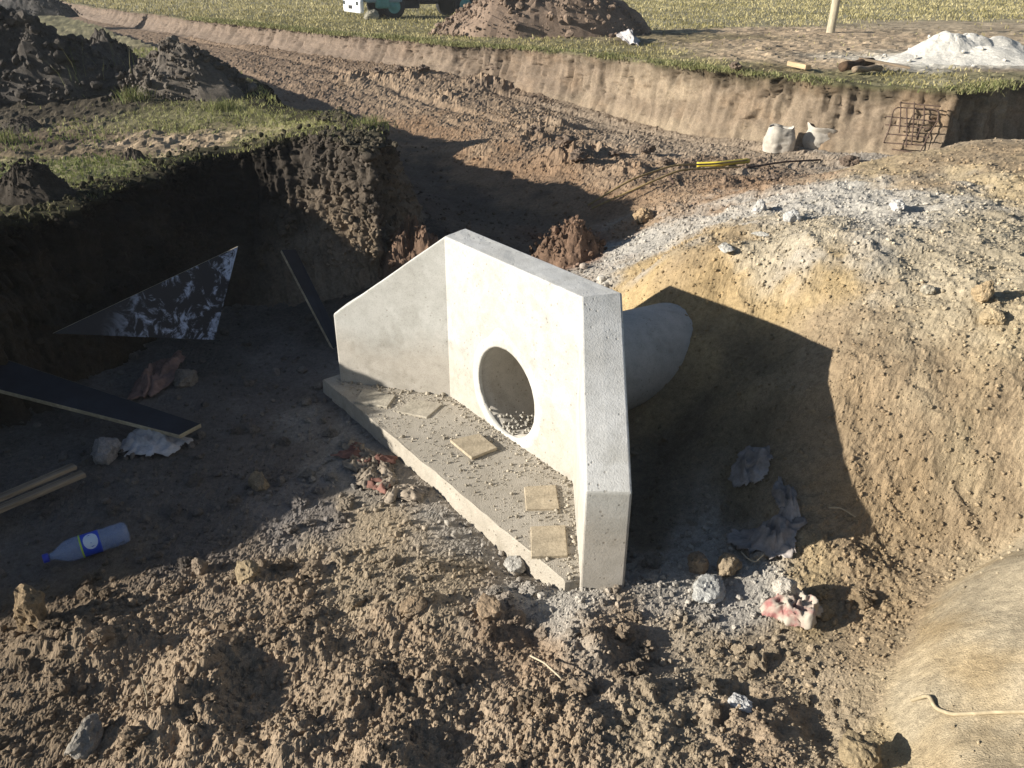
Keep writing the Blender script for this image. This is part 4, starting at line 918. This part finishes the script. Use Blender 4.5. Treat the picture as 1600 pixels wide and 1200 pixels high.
quad_board('formwork_board', 'narrow dark board with a pale edge leaning beside the left wing wall', 'board', [at(521, 545, -.12), at(535, 536, -.12), aty(462, 389, 6.9), aty(440, 390, 6.75)], .03, M_PLYPLAIN, M_EDGE)
quad_board('formwork_board', 'long black board with a pale front edge lying across the shaded left of the pit', 'board', [at(-60, 594, .2), at(280, 680, -.05), at(314, 662, -.03), at(-40, 545, .3)], .035, M_PLYPLAIN, M_EDGE)
def beam(name, label, cat, A, B, w, h, mat, group=None, twist=0.0):
    A, B = np.array(A, float), np.array(B, float); L = np.linalg.norm(B-A); V, fs = box_verts(L, w, h)
    x = (B-A)/L; y = np.cross([0, 0, 1.0], x); y /= np.linalg.norm(y); z = np.cross(x, y)
    y2 = y*math.cos(twist)+z*math.sin(twist); z2 = np.cross(x, y2)
    o = link(name, mesh_np(name, V, fs, mat)); o.matrix_world = Matrix([[x[0], y2[0], z2[0], (A+B)[0]/2], [x[1], y2[1], z2[1], (A+B)[1]/2], [x[2], y2[2], z2[2], (A+B)[2]/2], [0, 0, 0, 1]])
    bevel(o, min(w, h)*.1, 1); return tag(o, label, cat, group)
beam('timber_plank', 'grey timber plank in the shade at the left edge, the upper of two', 'plank', at(-40, 795, -.02), at(117, 728, -.03), .055, .025, M_WOOD)
beam('timber_plank', 'grey timber plank in the shade at the left edge, the lower and longer of two', 'plank', at(-40, 812, -.05), at(131, 740, -.06), .055, .03, M_WOOD)

# ------------------------------------------------------------------ cloth, paper, sacks
def cloth(name, label, cat, px, py, wpx, hpx, mat, seed, amp=.05, rot=0.0, ring=0.0, parent=None, irregular=.35, sq=1.0, n=34):
    P = hit(px, py); s = scale_at(P); dep = math.asin(min(.95, (CAMZ-P[2])/np.linalg.norm(P-EYE)))
    W, D = wpx*s, hpx*s/math.sin(dep)*sq
    u = np.linspace(-.5, .5, n); U, Vv = np.meshgrid(u, u)
    x = U*W; y = Vv*D
    cx, cy = x*math.cos(rot)-y*math.sin(rot), x*math.sin(rot)+y*math.cos(rot)
    q = np.stack([U*2.6+seed, Vv*2.6, 0*U+seed*1.7], -1)
    fold = 1-2*np.abs(fbm3(q, 3, .5)); fold2 = 1-2*np.abs(fbm3(q*2.7+9, 3, .55))
    jx = .22*W*fbm3(q*1.3+20, 3); jy = .22*D*fbm3(q*1.3+40, 3)
    X_ = P[0]+cx+jx; Y_ = P[1]+cy+jy
    g = ground(X_.ravel(), Y_.ravel()).reshape(X_.shape)
    for _ in range(4):
        g[1:-1, 1:-1] = np.maximum(g[1:-1, 1:-1]-.004, .25*(g[:-2, 1:-1]+g[2:, 1:-1]+g[1:-1, :-2]+g[1:-1, 2:]))
    rad = np.hypot(U, Vv)*2*(1+irregular*1.6*fbm2(np.cos(np.arctan2(Vv, U))*1.7+seed, np.sin(np.arctan2(Vv, U))*1.7, 3))
    z = g+.012+amp*np.clip(1.15-rad, .1, 1)*(.75*np.clip(fold-.35, 0, 1)+.45*np.clip(fold2-.3, 0, 1))*1.25+ring*np.exp(-((rad-.62)/.25)**2)
    ok = rad < .98; keep = ok[:-1, :-1] & ok[1:, 1:] & ok[1:, :-1] & ok[:-1, 1:]
    V = np.stack([X_, Y_, z], -1).reshape(-1, 3); fs = grid_faces(n, n, keep=keep); used = np.unique(fs); mp = np.zeros(len(V), int); mp[used] = np.arange(len(used))
    loc = P if parent is None else np.array(parent.location)
    o = link(name, mesh_np(name, V[used]-loc, [mp[fs]], mat, True), parent)
    if parent is None: o.location = P; tag(o, label, cat)
    m = o.modifiers.new('thickness', 'SOLIDIFY'); m.thickness = .004; m.offset = 0
    return o
cloth('rag', 'brown crumpled rag on the shaded pit foot below the splashed panel', 'rag', 248, 592, 56, 66, M_BROWNRAG, 3, .16)
cloth('plastic_sack', 'pale crumpled plastic sack under the end of the long black board', 'plastic sack', 242, 695, 104, 46, M_RAGPALE, 5, .15)
cloth('rag', 'small grey rag in the wall shadow above the larger grey one', 'rag', 1172, 738, 62, 36, M_RAG, 7, .10)
cloth('rag', 'large grey rag spread at the edge of the wall shadow', 'rag', 1200, 848, 100, 62, M_RAG, 8, .12, .4)
cloth('rag', 'twisted grey strip of rag leading up from the large grey one', 'rag', 1222, 790, 34, 50, M_RAG, 9, .09)
cloth('cloth', 'faded red and white cloth bundle on the sandy ground', 'cloth', 1238, 962, 96, 54, M_CLOTH, 12, .10, irregular=.1, ring=.045, n=54)
stone('stone', 'white stone weighing down the red and white cloth', 'stone', 1224, 950, 42, 61, (.47, .43, .37), sink=-.5)
cloth('plastic_bag', 'small white plastic bag in the grass on top of the far bank', 'plastic bag', 984, 64, 32, 12, M_RAGPALE, 14, .25, irregular=.2)
pp = hit(600, 735); paper = thing('torn_paper_sack', 'torn brown paper sack in a crumpled heap against the front of the apron', 'paper sack', pp)
rp = random.Random(4)
for i in range(26):
    x = rp.uniform(548, 650); y = 706+(x-548)*.42+rp.uniform(-8, 42)
    if y > 700+(x-503)*.93: y = 700+(x-503)*.93*.97
    cloth('paper_scrap', None, None, x, max(y, 600+(x-503)*.92+18), rp.uniform(24, 56), rp.uniform(9, 18), M_PAPERRED if i % 5 == 1 else M_PAPER, 20+i, .055, rp.uniform(-1, 1), parent=paper, n=20)

def sack(px, py, wpx, hpx, seed, label, slump):
    P = hit(px, py); s = scale_at(P); W, H = wpx*s/2, hpx*s; P = P.copy(); P[1] -= W*.1
    n, k = 48, 26; th = np.linspace(0, 2*np.pi, n, endpoint=False); rows = []
    for t in np.linspace(0, 1, k):
        r = W*(1.0+.16*math.sin(t*3.1)*(1+slump)-(.22-.1*slump)*t); dx = slump*.45*W*t*t; rim = max(0, t-.8)*5
        r = r*(1+slump*.55*rim); e = 3.2
        c = np.cos(th); sn = np.sin(th); q = (np.abs(c)**e+np.abs(sn)**e)**(-1/e)
        dirs = np.stack([c, sn, 0*c+t*1.2], -1)
        wr = .10*W*fbm3(dirs*2.3+seed, 4, .6)+.05*W*(1-2*np.abs(fbm3(dirs*5+seed, 3)))
        rows.append(np.stack([(r*q+wr)*c+dx, (r*q*.72+wr)*sn, 0*c+H*(t-slump*.25*t*t*c+.05*rim*np.sin(th*3+seed))*(1-.12*slump)], -1))
    top = rows[-1]
    for t, f in ((0, .95), (1, .9), (2, .82)): # open mouth folded inwards
        c0 = top.mean(0); rows.append(c0+(top-c0)*f+np.array([0, 0, -H*(.06+.12*t)]))
    V = np.array(rows); nr = len(rows); V = V.reshape(-1, 3)
    o = link('cement_sack', mesh_np('cement_sack', V, [grid_faces(nr, n, wrap=True), list(range((nr-1)*n, nr*n))], M_SACK, True)); o.location = P-np.array([0, 0, .02])
    tag(o, label, 'sack', 'sacks at the foot of the far bank')
sack(1215, 234, 42, 38, 2, 'upright cream sack at the foot of the far bank, the left of two', .05)
sack(1278, 231, 44, 36, 6, 'slumped cream sack with a torn open mouth at the foot of the far bank', .75)

# ------------------------------------------------------------------ bottle
def bottle():
    A, B = hit(72, 886), hit(205, 846); A = A.copy(); B = B.copy()
    r0 = .062; A[2] = ground([A[0]], [A[1]])[0]+r0*.95; B[2] = ground([B[0]], [B[1]])[0]+r0*1.0
    ax = (B-A); L = np.linalg.norm(ax); ax /= L
    root = thing('plastic_bottle', 'clear plastic drink bottle with a blue label and cap, lying in the shade', 'bottle', A)
    yv = np.cross([0, 0, 1.0], ax); yv /= np.linalg.norm(yv); zv = np.cross(ax, yv)
    def lathe(name, prof, mat, a0=0, a1=2*math.pi, n=40, parent=root, ribs=0):
        full = abs(a1-a0-2*math.pi) < 1e-6; th = np.linspace(a0, a1, n, endpoint=not full)
        V = np.array([[ax*x*L+(yv*math.cos(t)+zv*math.sin(t))*r*(1+ribs*math.cos(5*t)) for t in th] for x, r in prof]).reshape(-1, 3)
        return link(name, mesh_np(name, V, [grid_faces(len(prof), n, wrap=full)], mat, True), parent)
    body = lathe('body', [(.07, .018), (.11, .02), (.16, .032), (.25, .054), (.33, r0), (.42, r0), (.44, r0*.97), (.66, r0*.97), (.68, r0), (.74, r0*.94), (.80, r0), (.86, r0*.95), (.93, r0), (.98, r0*.85), (1.0, r0*.5), (.99, .004)], M_PET, ribs=.012)
    lab = lathe('label', [(.445, r0*.985), (.66, r0*.985)], M_LABEL)
    lathe('label_band', [(.428, r0*1.012), (.448, r0*1.012)], M_LIME)
    # white oval emblem on the side seen
    v = EYE-A; t0 = math.atan2(np.dot(v, zv), np.dot(v, yv)); V = []; rs = [0, .5, 1.0]
    for q in rs:
        for k in range(28):
            e = 2*math.pi*k/28; x = .555+.085*q*math.cos(e); t = t0-.25+.75*q*math.sin(e)
            V.append(ax*x*L+(yv*math.cos(t)+zv*math.sin(t))*r0*1.0)
    link('label_emblem', mesh_np('label_emblem', np.array(V), [grid_faces(3, 28, wrap=True)], M_LABELW, True), lab)
    cap = lathe('cap', [(-.005, .004), (-.005, .022), (.0, .024), (.06, .024), (.065, .018)], M_CAP)
bottle()

# ------------------------------------------------------------------ rods, roots, pipe, mesh
def run(name, label, cat, pts, rad, mat, lift=.03, n=40, group=None, ns=7, jitter=0.0):
    P = []
    for p in pts:
        h = hit(p[0], p[1]); h = h.copy(); h[2] = ground([h[0]], [h[1]])[0]+lift+(p[2] if len(p) > 2 else 0); P.append(h)
    P = smooth_path(P, n)
    if jitter: P[:, :2] += jitter*np.stack([fbm2(np.arange(n)*.35, np.zeros(n)+3, 2), fbm2(np.arange(n)*.35, np.zeros(n)+9, 2)], 1)
    c = P[0].copy(); V, fs = tube(P-c, rad if np.ndim(rad) == 0 else np.linspace(rad[0], rad[1], n), ns)
    o = link(name, mesh_np(name, V, fs, mat, True)); o.location = c; return tag(o, label, cat, group)
run('yellow_pipe', 'short bent yellow plastic pipe lying on the road bed', 'pipe', [(1088, 263), (1125, 265), (1168, 259)], .035, M_YEL, .05, 24)
run('cane', 'long dry cane bowed across the trench edge, the upper of two', 'cane', [(918, 333, .05), (985, 300, .12), (1050, 281, .14), (1110, 274, .1), (1165, 264, .05)], .012, M_CANE, .02)
run('cane', 'long dry cane bowed across the trench edge, the lower of two', 'cane', [(924, 336, .04), (1000, 306, .1), (1060, 288, .12), (1120, 277, .08), (1155, 268, .03)], .012, M_CANE, .02)
run('twig', 'thin dark twig running right from the yellow pipe over the road bed', 'twig', [(1165, 268), (1225, 259, .02), (1282, 249)], .014, M_RUST, .02)
run('twig', 'short forked dark stick standing across the canes', 'twig', [(1040, 280, .05), (1052, 294, .02)], .014, M_RUST, .03, 8)
run('root', 'pale dry root sticking out at the corner of the wall shadow', 'root', [(1292, 806, .05), (1312, 800, .05), (1338, 803, .01)], .004, M_ROOT, .02, 16)
run('rope', 'dusty rope snaking over the smooth sand at the bottom right', 'rope', [(1420, 1108), (1443, 1114, .02), (1452, 1130), (1480, 1142), (1540, 1137), (1610, 1137)], .0075, M_CANEDUST, .006, 50)
run('root', 'dry root curled by the brown stone behind the wall', 'root', [(1155, 878, .03), (1165, 888, .03), (1178, 890, .02), (1190, 884, .03)], .004, M_ROOT, .02, 20)
run('straw', 'thin dry straw on the crumbly ground in the middle foreground', 'straw', [(828, 1042, .02), (850, 1060, .03), (876, 1084, .01)], .004, M_ROOT, .03, 14)
def stalk(name, label, px, py, px2, py2):
    P = hit(px, py); Q = aty(px2, py2, P[1]+.03); path = smooth_path([P, (P+Q)/2+np.array([.012, 0, 0]), Q], 14)
    V, fs = tube(path-P, np.linspace(.004, .0025, 14), 6); o = link(name, mesh_np(name, V, fs, M_ROOT, True)); o.location = P; tag(o, label, 'stalk')
stalk('dry_stalk', 'thin pale stalk standing upright in the shaded left foreground', 230, 1118, 221, 1058)

def rebar():
    j = 15
    rim, bas = rimF[j], baseF[j]; tdir = rimF[j+1]-rimF[j-1]; tdir /= np.linalg.norm(tdir); nn = np.array([tdir[1], -tdir[0], 0]); nn *= np.sign(np.dot(nn, bas-rim)+1e-9)
    P0 = bas+nn*.24; P1_ = rim+nn*.20; n = np.cross(tdir, P1_-P0); n /= np.linalg.norm(n)
    def pp(u, v, o=0): return on_plane(1180+u*.2125, 140+v*.2125, P0, n)+n*o*np.sign(np.dot(n, EYE-P0))
    c = pp(1150, 300)
    root = thing('rebar_mat', 'rusty reinforcing steel mat leaning on the far bank right of the sacks', 'rebar mat', c)
    H_ = [[(1062, 96), (1365, 124)], [(1055, 132), (1320, 142), (1350, 152), (1352, 190), (1340, 235)], [(958, 196), (1340, 235)], [(955, 258), (1290, 285)], [(962, 325), (1282, 352)], [(948, 390), (1242, 410)], [(1005, 438), (1195, 466)]]
    V_ = [[(1072, 90), (1070, 200), (1060, 320)], [(1115, 140), (1118, 270), (1112, 425)], [(1172, 95), (1165, 260), (1150, 410)], [(1245, 122), (1242, 240), (1185, 360)], [(1055, 132), (1020, 145), (1008, 200), (985, 300), (945, 395)], [(1350, 160), (1345, 240), (1295, 300), (1250, 390), (1215, 462)]]
    for L_, o in ((H_, .0), (V_, .022)):
        for l in L_:
            P = smooth_path([pp(u, v, o)-c for u, v in l], 18); V, fs = tube(P, .009, 6); link('steel_bar', mesh_np('steel_bar', V, fs, M_RUST, True), root)
rebar()

# ------------------------------------------------------------------ things on the far field
A = at(1297, 53, FZ); B = aty(1309, -12, A[1]); B2 = A+(B-A)*2.6
path = np.array([A-np.array([0, 0, .2])]+[A+(B2-A)*t for t in np.linspace(0, 1, 10)]); V, fs = tube(path-A, np.r_[.115, np.linspace(.115, .1, 10)]*1.0, 14)
o = link('wooden_post', mesh_np('wooden_post', V, fs, M_POST, True)); o.location = A; tag(o, 'leaning weathered wooden post on the field, cut off by the top edge', 'post')
def log(label, p, q, rad, z0, z1, mat=M_LOG):
    A, B = at(*p, FZ+z0), at(*q, FZ+z1); P = smooth_path([A, (A+B)/2, B], 12); P[:, 2] += .01*np.sin(np.arange(12)); V, fs = tube(P-A, rad*(1+.12*fbm2(np.arange(12)*.6, np.zeros(12)+rad*70, 2)), 12)
    o = link('log', mesh_np('log', V, fs, mat, True)); o.location = A; tag(o, label, 'log')
log('thick dark log on the bank top in front of the white sand', (1316, 105), (1362, 96), .075, .09, .14)
log('thin short log lying in front of the thick dark one', (1334, 109), (1376, 106), .05, .07, .07, M_WOOD)
beam('plank', 'dark plank resting slanted on the thick log', 'plank', at(1342, 91, FZ+.2), at(1422, 106, FZ+.08), .12, .035, M_WOOD)
beam('timber_block', 'pale timber block lying alone on the grass left of the logs', 'timber block', at(1234, 99, FZ+.07), at(1263, 105, FZ+.07), .11, .08, M_WOODP)

def truck():
    g = at(566, 31, FZ); s = scale_at(g)
    fw = np.array([-.89, -.456, 0]); sd = np.array([.456, -.89, 0])
    root = thing('truck', 'light truck with white bumper and blue grey sides parked on the far field', 'truck', g)
    root.scale = (1.08, 1.08, 1.08); root.rotation_euler = (0, 0, math.atan2(fw[1], fw[0]))     # local +x forward, parts are built with y mirrored so the body lies on the far side
    def bx(name, x0, x1, y0, y1, z0, z1, mat, parent=root, bv=.03):
        V, fs = box_verts(x1-x0, y1-y0, z1-z0); V = (V+np.array([(x0+x1)/2, (y0+y1)/2, (z0+z1)/2]))*FLIP
        me = mesh_np(name, V, fs, mat); renorm(me); o = link(name, me, parent); bevel(o, bv, 2); return o
    FLIP = np.array([1, -1, 1]); W = 1.9     # near front corner is the origin; body runs to -x, far side is +y
    bx('bumper', -.10, .06, 0, W, .18, .60, M_WHITE, bv=.06)
    bx('number_plate', .062, .075, .8, 1.2, .30, .41, M_BLACK, bv=.004)
    for y in (.12, 1.58): bx('headlight', .03, .075, y, y+.22, .42, .54, M_GLASS, bv=.01)
    cab = [(0.02, .66), (0.0, 1.15), (-.22, 1.95), (-1.45, 1.98), (-1.45, .5), (-.25, .5), (-.05, .6)]
    lo = np.array([(x, 0.02, z) for x, z in cab]); hi = np.array([(x, W-.02, z) for x, z in cab]); V = np.concatenate([lo, hi]); n = len(cab)
    me = mesh_np('cab', V*FLIP, [list(range(n)), list(range(n, 2*n))[::-1], np.array([(i, n+i, n+(i+1) % n, (i+1) % n) for i in range(n)])], M_BLUEGREY); renorm(me); o = link('cab', me, root); bevel(o, .05, 2)
    bx('side_window', -1.2, -.3, .0, .025, 1.22, 1.78, M_GLASS, bv=.01); bx('door', -1.3, -.28, .005, .03, .62, 1.2, M_BLUEGREY, bv=.01)
    V, fs = prism(np.array([(-.035, .15, 1.2), (-.035, W-.15, 1.2), (-.215, W-.15, 1.86), (-.215, .15, 1.86)]), np.array([(.0, .15, 1.2), (.0, W-.15, 1.2), (-.19, W-.15, 1.86), (-.19, .15, 1.86)])); link('windscreen', mesh_np('windscreen', V*FLIP, fs, M_GLASS), root)
    bx('chassis_rail', -4.9, -.3, .35, .5, .52, .68, M_DARKMETAL); bx('chassis_rail', -4.9, -.3, W-.5, W-.35, .52, .68, M_DARKMETAL)
    bx('cargo_bed', -5.0, -1.55, -.02, W+.02, .74, .86, M_BLUEGREY); bx('side_panel', -5.0, -1.55, -.03, .01, .86, 1.25, M_BLUEGREY); bx('side_panel', -5.0, -1.55, W-.01, W+.03, .86, 1.25, M_BLUEGREY); bx('tail_panel', -5.03, -4.98, 0, W, .86, 1.25, M_BLUEGREY)
    bx('step_tank', -.98, -.52, -.02, .22, .32, .70, M_TEAL, bv=.07); bx('mudguard', -1.62, -.50, .03, .32, .66, .74, M_TEAL, bv=.03)
    bx('axle_box', -2.2, -1.4, .4, 1.5, .3, .56, M_DARKMETAL); bx('spare_tyre', -2.9, -2.35, .5, 1.4, .42, .56, M_BLACK)
    def wheel(x, y):
        th = np.linspace(0, 2*np.pi, 28, endpoint=False); prof = [(.10, .24), (.12, .36), (.09, .385), (-.09, .385), (-.12, .36), (-.10, .24)]
        V = np.array([[(x+r*math.cos(t), y+o_, .385+r*math.sin(t)) for t in th] for o_, r in prof]).reshape(-1, 3)
        w = link('wheel', mesh_np('tyre', V*FLIP, [grid_faces(6, 28, wrap=True), list(range(28)), list(range(140, 168))], M_BLACK, True), root)
        prof = [(.105, .22), (.10, .10), (.13, .08), (.13, .0)]; sg = -1 if y < .9 else 1
        V = np.array([[(x+r*math.cos(t), y+sg*o_, .385+r*math.sin(t)) for t in th] for o_, r in prof]).reshape(-1, 3)
        link('rim', mesh_np('rim', V*FLIP, [grid_faces(4, 28, wrap=True)], M_TEAL, True), w)
    for x in (-1.15, -3.75):
        for y in (.16, W-.16): wheel(x, y)
    return root
tr = truck()

# ------------------------------------------------------------------ grass
def blades(x, y, h, w, col, seed, lean=.5):
    q = np.random.default_rng(seed); n = len(x); z = up_full(x, y)[0]
    a = q.uniform(0, 6.283, n); l = q.normal(0, lean, (n, 2))*h[:, None]
    ax, ay = np.cos(a)*w/2, np.sin(a)*w/2
    P = np.stack([x, y, z-.01], 1)
    v0 = P+np.stack([ax, ay, 0*x], 1); v1 = P-np.stack([ax, ay, 0*x], 1)
    m = P+np.stack([l[:, 0]*.35, l[:, 1]*.35, h*.6], 1); v2 = m+np.stack([ax, ay, 0*x], 1)*.7; v3 = m-np.stack([ax, ay, 0*x], 1)*.7
    t = P+np.stack([l[:, 0], l[:, 1], h], 1)
    V = np.stack([v0, v1, v3, v2, t], 1).reshape(-1, 3); b = (np.arange(n)*5)[:, None]
    return V, b+np.array([[0, 1, 2, 3]]), b+np.array([[3, 2, 4]]), np.repeat(col, 5, axis=0)
def grass(name, label, poly, n, r0, r1, t0, t1, hf, wf, seed, gmin=.25, GA=(.13, .165, .045), GBL=(.34, .33, .14)):
    q = np.random.default_rng(seed); r = np.exp(q.uniform(math.log(r0), math.log(r1), n)); t = q.uniform(t0, t1, n); x, y = r*np.sin(t), r*np.cos(t)
    m = inpoly(x, y, poly); x, y, r = x[m], y[m], r[m]
    g = up_full(x, y)[2]; cl = fbm2(x*1.7, y*1.7, 4, .6)
    k = q.random(len(x)) < np.clip(1.7*(g-gmin)+cl*.9, .015, 1); x, y, r, cl = x[k], y[k], r[k], cl[k]
    h = hf(r)*q.uniform(.5, 1.4, len(x))*(1+.9*np.clip(cl, 0, 1)); w = wf(r)*q.uniform(.7, 1.3, len(x))
    mixv = np.clip(.45+.9*fbm2(x*.8+4, y*.8, 3)+q.normal(0, .22, len(x)), 0, 1)[:, None]
    col = (np.array([GA])*(1-mixv)+np.array([GBL])*mixv)*q.uniform(.7, 1.25, (len(x), 1))
    V, f4, f3, c = blades(x, y, h, w, col, seed+1)
    tag(link(name, mesh_np(name, V, [f4, f3], M_GRASS, False, c)), label, 'grass', kind='stuff')
grass('grass', 'short patchy grass on the near field beside the pit', fieldN_poly, 95000, 4.5, 20, math.radians(-42), math.radians(0), lambda r: .016+.0022*r, lambda r: .005+.0006*r, 31)
grass('grass', 'olive grass on the far field above the long bank', fieldF_poly, 120000, 10.5, 75, math.radians(-34), math.radians(36), lambda r: .016+.0018*r, lambda r: .004+.0011*r, 33, .40, (.24, .21, .08), (.54, .47, .25))
def rim_grass():
    q = np.random.default_rng(5); R = np.array(rimF[4:20]); d = np.r_[0, np.cumsum(np.linalg.norm(np.diff(R[:, :2], axis=0), axis=1))]; n = 16000
    u = q.random(n)*d[-1]; x = np.interp(u, d, R[:, 0])+q.normal(.05, .16, n); y = np.interp(u, d, R[:, 1])+q.normal(.10, .16, n); r = np.hypot(x, y)
    k = q.random(n) < np.clip(.55+1.4*fbm2(x*1.3, y*1.3, 4), .05, 1); x, y, r = x[k], y[k], r[k]
    mixv = np.clip(.4+q.normal(0, .3, len(x)), 0, 1)[:, None]; col = (np.array([(.14, .16, .05)])*(1-mixv)+np.array([(.38, .35, .18)])*mixv)*q.uniform(.7, 1.2, (len(x), 1))
    V, f4, f3, c = blades(x, y, (.035+.0018*r)*q.uniform(.4, 1.5, len(x)), .006+.0009*r, col, 77, .7); V[:, 2] += 0
    tag(link('rim_grass', mesh_np('rim_grass', V, [f4, f3], M_GRASS, False, c)), 'longer grass hanging over the rim of the long bank', 'grass', kind='stuff')
rim_grass()
def tuft(label, px, py, hpx, n, seed, spread=.12, tall=False):
    P = hit(px, py); s = scale_at(P); q = np.random.default_rng(seed)
    x = P[0]+q.normal(0, spread, n); y = P[1]+q.normal(0, spread*.7, n); h = hpx*s*q.uniform(.4, 1.0, n)
    mixv = q.random((n, 1)); col = np.array([(.09, .13, .03)])*(1-mixv)+np.array([(.25, .23, .11)])*mixv
    V, f4, f3, c = blades(x, y, h, np.full(n, 0.010 if not tall else .007), col, seed, .45 if not tall else .22)
    o = link('grass_tuft', mesh_np('grass_tuft', V-P, [f4, f3], M_GRASS, False, c)); o.location = P; tag(o, label, 'grass tuft')
tuft('tall dry weeds standing between the dark soil heaps', 150, 145, 85, 45, 3, .3, True)
tuft('bright green tuft at the near foot of the low lumpy heap', 208, 160, 24, 160, 4, .11)
tuft('bright green tuft right of the middle at the foot of the low lumpy heap', 350, 172, 20, 140, 5, .11)
tuft('pale weeds at the left foot of the low lumpy heap', 135, 140, 40, 160, 6, .11)
tuft('grass tuft at the tip of the grass strip above the trench', 585, 200, 22, 140, 7, .11)
tuft('green tuft at the far left edge behind the rim lump', 8, 225, 30, 90, 8, .12)

# ------------------------------------------------------------------ thin haze added to lift far shadows, standing in for lens veil
hv, _hf = box_verts(680, 470, 7.0); hv = hv+np.array([0, 205, 2.0]); hf = _hf
m_h, t_h, b_h = nmat('thin_veil_haze')
vol = N(t_h, 'ShaderNodeVolumePrincipled'); vol.inputs['Density'].default_value = 0.0009; vol.inputs['Color'].default_value = (.93, .96, 1, 1)
t_h.nodes.remove(b_h); t_h.links.new(vol.outputs[0], t_h.nodes['Material Output'].inputs['Volume'])
tag(link('veil_haze', mesh_np('veil_haze', hv, hf, m_h)), kind='stuff')
